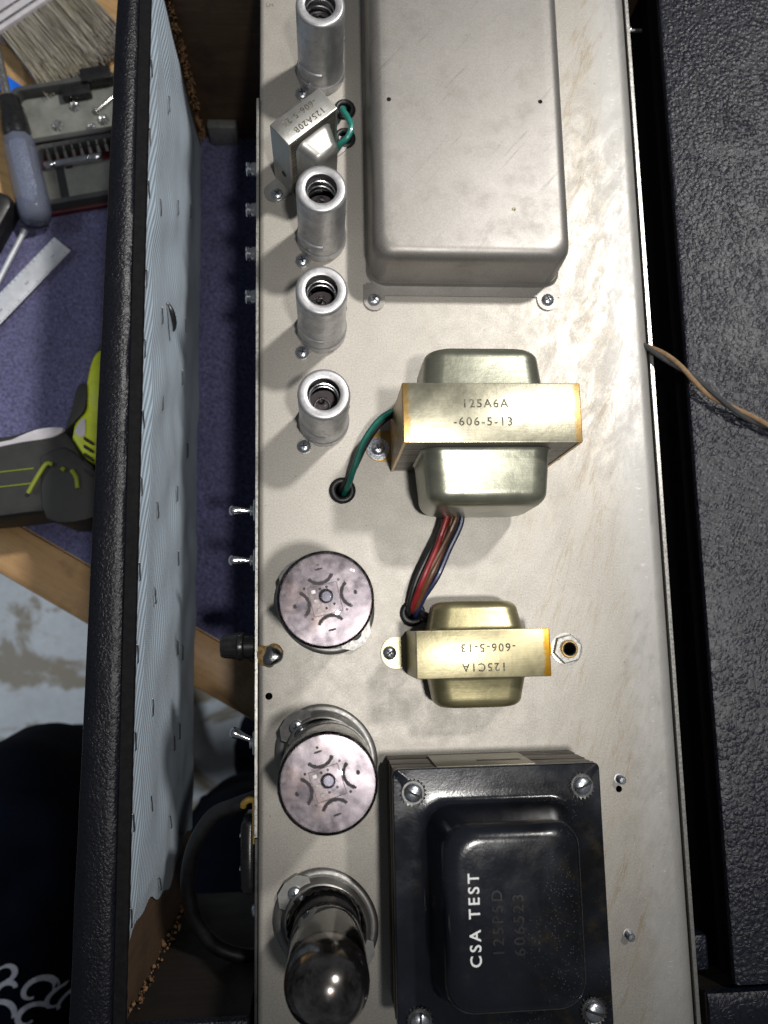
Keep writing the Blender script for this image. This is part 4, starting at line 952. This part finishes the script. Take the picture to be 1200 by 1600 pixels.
slab('shoe', 'tool_grey', [(-186, 118), (-170, 124), (-152, 110), (-140, 100), (-146, 78), (-180, 76)], 6, 54.4, 2)
for k in range(5):
    slab('vent_slot', 'dark', [(-157.5+k*.2, 131-k*5.4), (-151.5, 127-k*5.4), (-151.5, 125-k*5.4), (-157.5+k*.2, 128.6-k*5.4)], 50, 55.2, .3)
    slab('vent_slot', 'dark', [(-148.5, 127-k*5.4), (-144.5, 124-k*5.4), (-144.5, 122-k*5.4), (-148.5, 124.6-k*5.4)], 50, 55.2, .3)
for pts in ([(-192, 93, 55), (-186, 104, 56), (-181, 112, 56), (-177, 112, 55.6)], [(-164.5, 108, 55.6), (-161.5, 103, 55.4), (-160.5, 96, 55)], [(-171, 109.5, 55.4), (-169, 108, 55.4)]):
    MB().tube(smooth([(p[0]+170, p[1]-120, p[2]) for p in pts], 5), 1.5, 8).build('accent_line', 'lime_shaded', t)
for yy in (107, 97): MB().tube([(-252+170, yy-124, 52.2), (-190+170, yy-117, 52.2)], .5, 6).build('seam_line', 'lime_shaded', t)
slab('rating_label', 'tool_pale', [(-164, 134), (-161, 141), (-157.5, 143), (-157, 133), (-160, 130.5)], 50, 55.0, .3)

# ------------------------------------------------------------------ seated person: dark trousers, white scroll print
pe = thing('person', 'seated person in dark navy trousers with a white scroll print on the thigh', 'person', (-300, -520, -940))
jo = {'pelvis': (100, -40, 520), 'hipR': (0, -30, 545), 'hipL': (200, -30, 545), 'kneeR': (18, 362, 598), 'kneeL': (212, 300, 585), 'ankR': (10, 330, 110), 'ankL': (210, 270, 110), 'toeR': (12, 470, 40), 'toeL': (212, 410, 40), 'midR': (12, 170, 580), 'midL': (206, 150, 570), 'waist': (100, -70, 680), 'chest': (100, -60, 900), 'calR': (16, 360, 400), 'calL': (212, 295, 400)}
rad = {'pelvis': 130, 'hipR': 105, 'hipL': 105, 'kneeR': 74, 'kneeL': 74, 'ankR': 50, 'ankL': 50, 'toeR': 38, 'toeL': 38, 'midR': 96, 'midL': 96, 'waist': 135, 'chest': 150, 'calR': 66, 'calL': 66}
ks = list(jo); ix = {k: i for i, k in enumerate(ks)}
ed = [('pelvis', 'hipR'), ('pelvis', 'hipL'), ('hipR', 'midR'), ('midR', 'kneeR'), ('kneeR', 'calR'), ('calR', 'ankR'), ('ankR', 'toeR'), ('hipL', 'midL'), ('midL', 'kneeL'), ('kneeL', 'calL'), ('calL', 'ankL'), ('ankL', 'toeL'), ('pelvis', 'waist'), ('waist', 'chest')]
me = bpy.data.meshes.new('body'); me.from_pydata([tuple(c*S for c in jo[k]) for k in ks], [(ix[a], ix[b]) for a, b in ed], [])
bo = put(me, 'body', pe); md = bo.modifiers.new('skin', 'SKIN'); bo.modifiers.new('sub', 'SUBSURF').levels = 4
bo.modifiers['sub'].render_levels = 4
for i, k in enumerate(ks): me.skin_vertices[0].data[i].radius = (rad[k]*S, rad[k]*S)
me.skin_vertices[0].data[0].use_root = True
bpy.context.view_layer.update()
me2 = bpy.data.meshes.new_from_object(bo.evaluated_get(bpy.context.evaluated_depsgraph_get())); bo.modifiers.clear(); bo.data = me2
me2.materials.clear(); me2.materials.append(M['denim']); me2.polygons.foreach_set('use_smooth', [True]*len(me2.polygons))
for v in me2.vertices:
    n_ = mnoise.noise(v.co*9)*.010 + abs(mnoise.noise(Vector((v.co.x*7+v.co.y*5, v.co.y*20-v.co.x*9, v.co.z*8))))*.014; v.co += v.normal*n_
me2.update(); bpy.context.view_layer.update()
# scroll print: ribbons laid onto the trouser surface
BVH = BVHTree.FromPolygons([v.co for v in me2.vertices], [p.vertices for p in me2.polygons])
def onbody(x, y):
    p, n_, f_, d_ = BVH.ray_cast(Vector((x*S, y*S, 1.2)), Vector((0, 0, -1)))
    return (p.x*1000, p.y*1000, p.z*1000) if p else None
def ribbon(pts, w0):
    P = smooth([(p[0], p[1], 0) for p in pts], 8); mb = MB(); L = []
    for i, p in enumerate(P):
        d = (P[min(i+1, len(P)-1)]-P[max(0, i-1)]).normalized(); nrm = Vector((-d.y, d.x, 0)); w_ = w0*(.45+.55*math.sin(PI*min(1, .12+i/len(P))))
        a, b = onbody(*(p+nrm*w_).xy), onbody(*(p-nrm*w_).xy)
        if not a or not b: continue
        L.append([(a[0], a[1], a[2]-.3), (b[0], b[1], b[2]-.3), (b[0], b[1], b[2]+.7), (a[0], a[1], a[2]+.7)])
    if len(L) > 2: mb.loft(L); mb.build('scroll_print', 'scroll', pe)
PRINT_C = (74, 247)
def sp(cx_, cy_, r0, r1, a0, a1, w_):
    n_ = 14; ribbon([(PRINT_C[0]+.8*(cx_+(r0+(r1-r0)*k/n_)*math.cos(a0+(a1-a0)*k/n_)), PRINT_C[1]+.8*(cy_+(r0+(r1-r0)*k/n_)*math.sin(a0+(a1-a0)*k/n_))) for k in range(n_+1)], w_*.7)
sp(0, 0, 15, 5, -.6, 4.6, 2.8); sp(-20, 8, 6, 10, .2, 4.2, 2.6); sp(-4, -22, 12, 5, .4, 5.2, 2.8); sp(-22, 22, 5, 9, -1.5, 2.5, 2.6); sp(17, -14, 5, 12, 1.2, 4.5, 2.2); sp(-30, -12, 16, 10, -.4, 2.4, 2.8); sp(22, -26, 4, 9, .8, 3.6, 2.2); sp(-34, 4, 6, 8, 0, 4, 2.4)
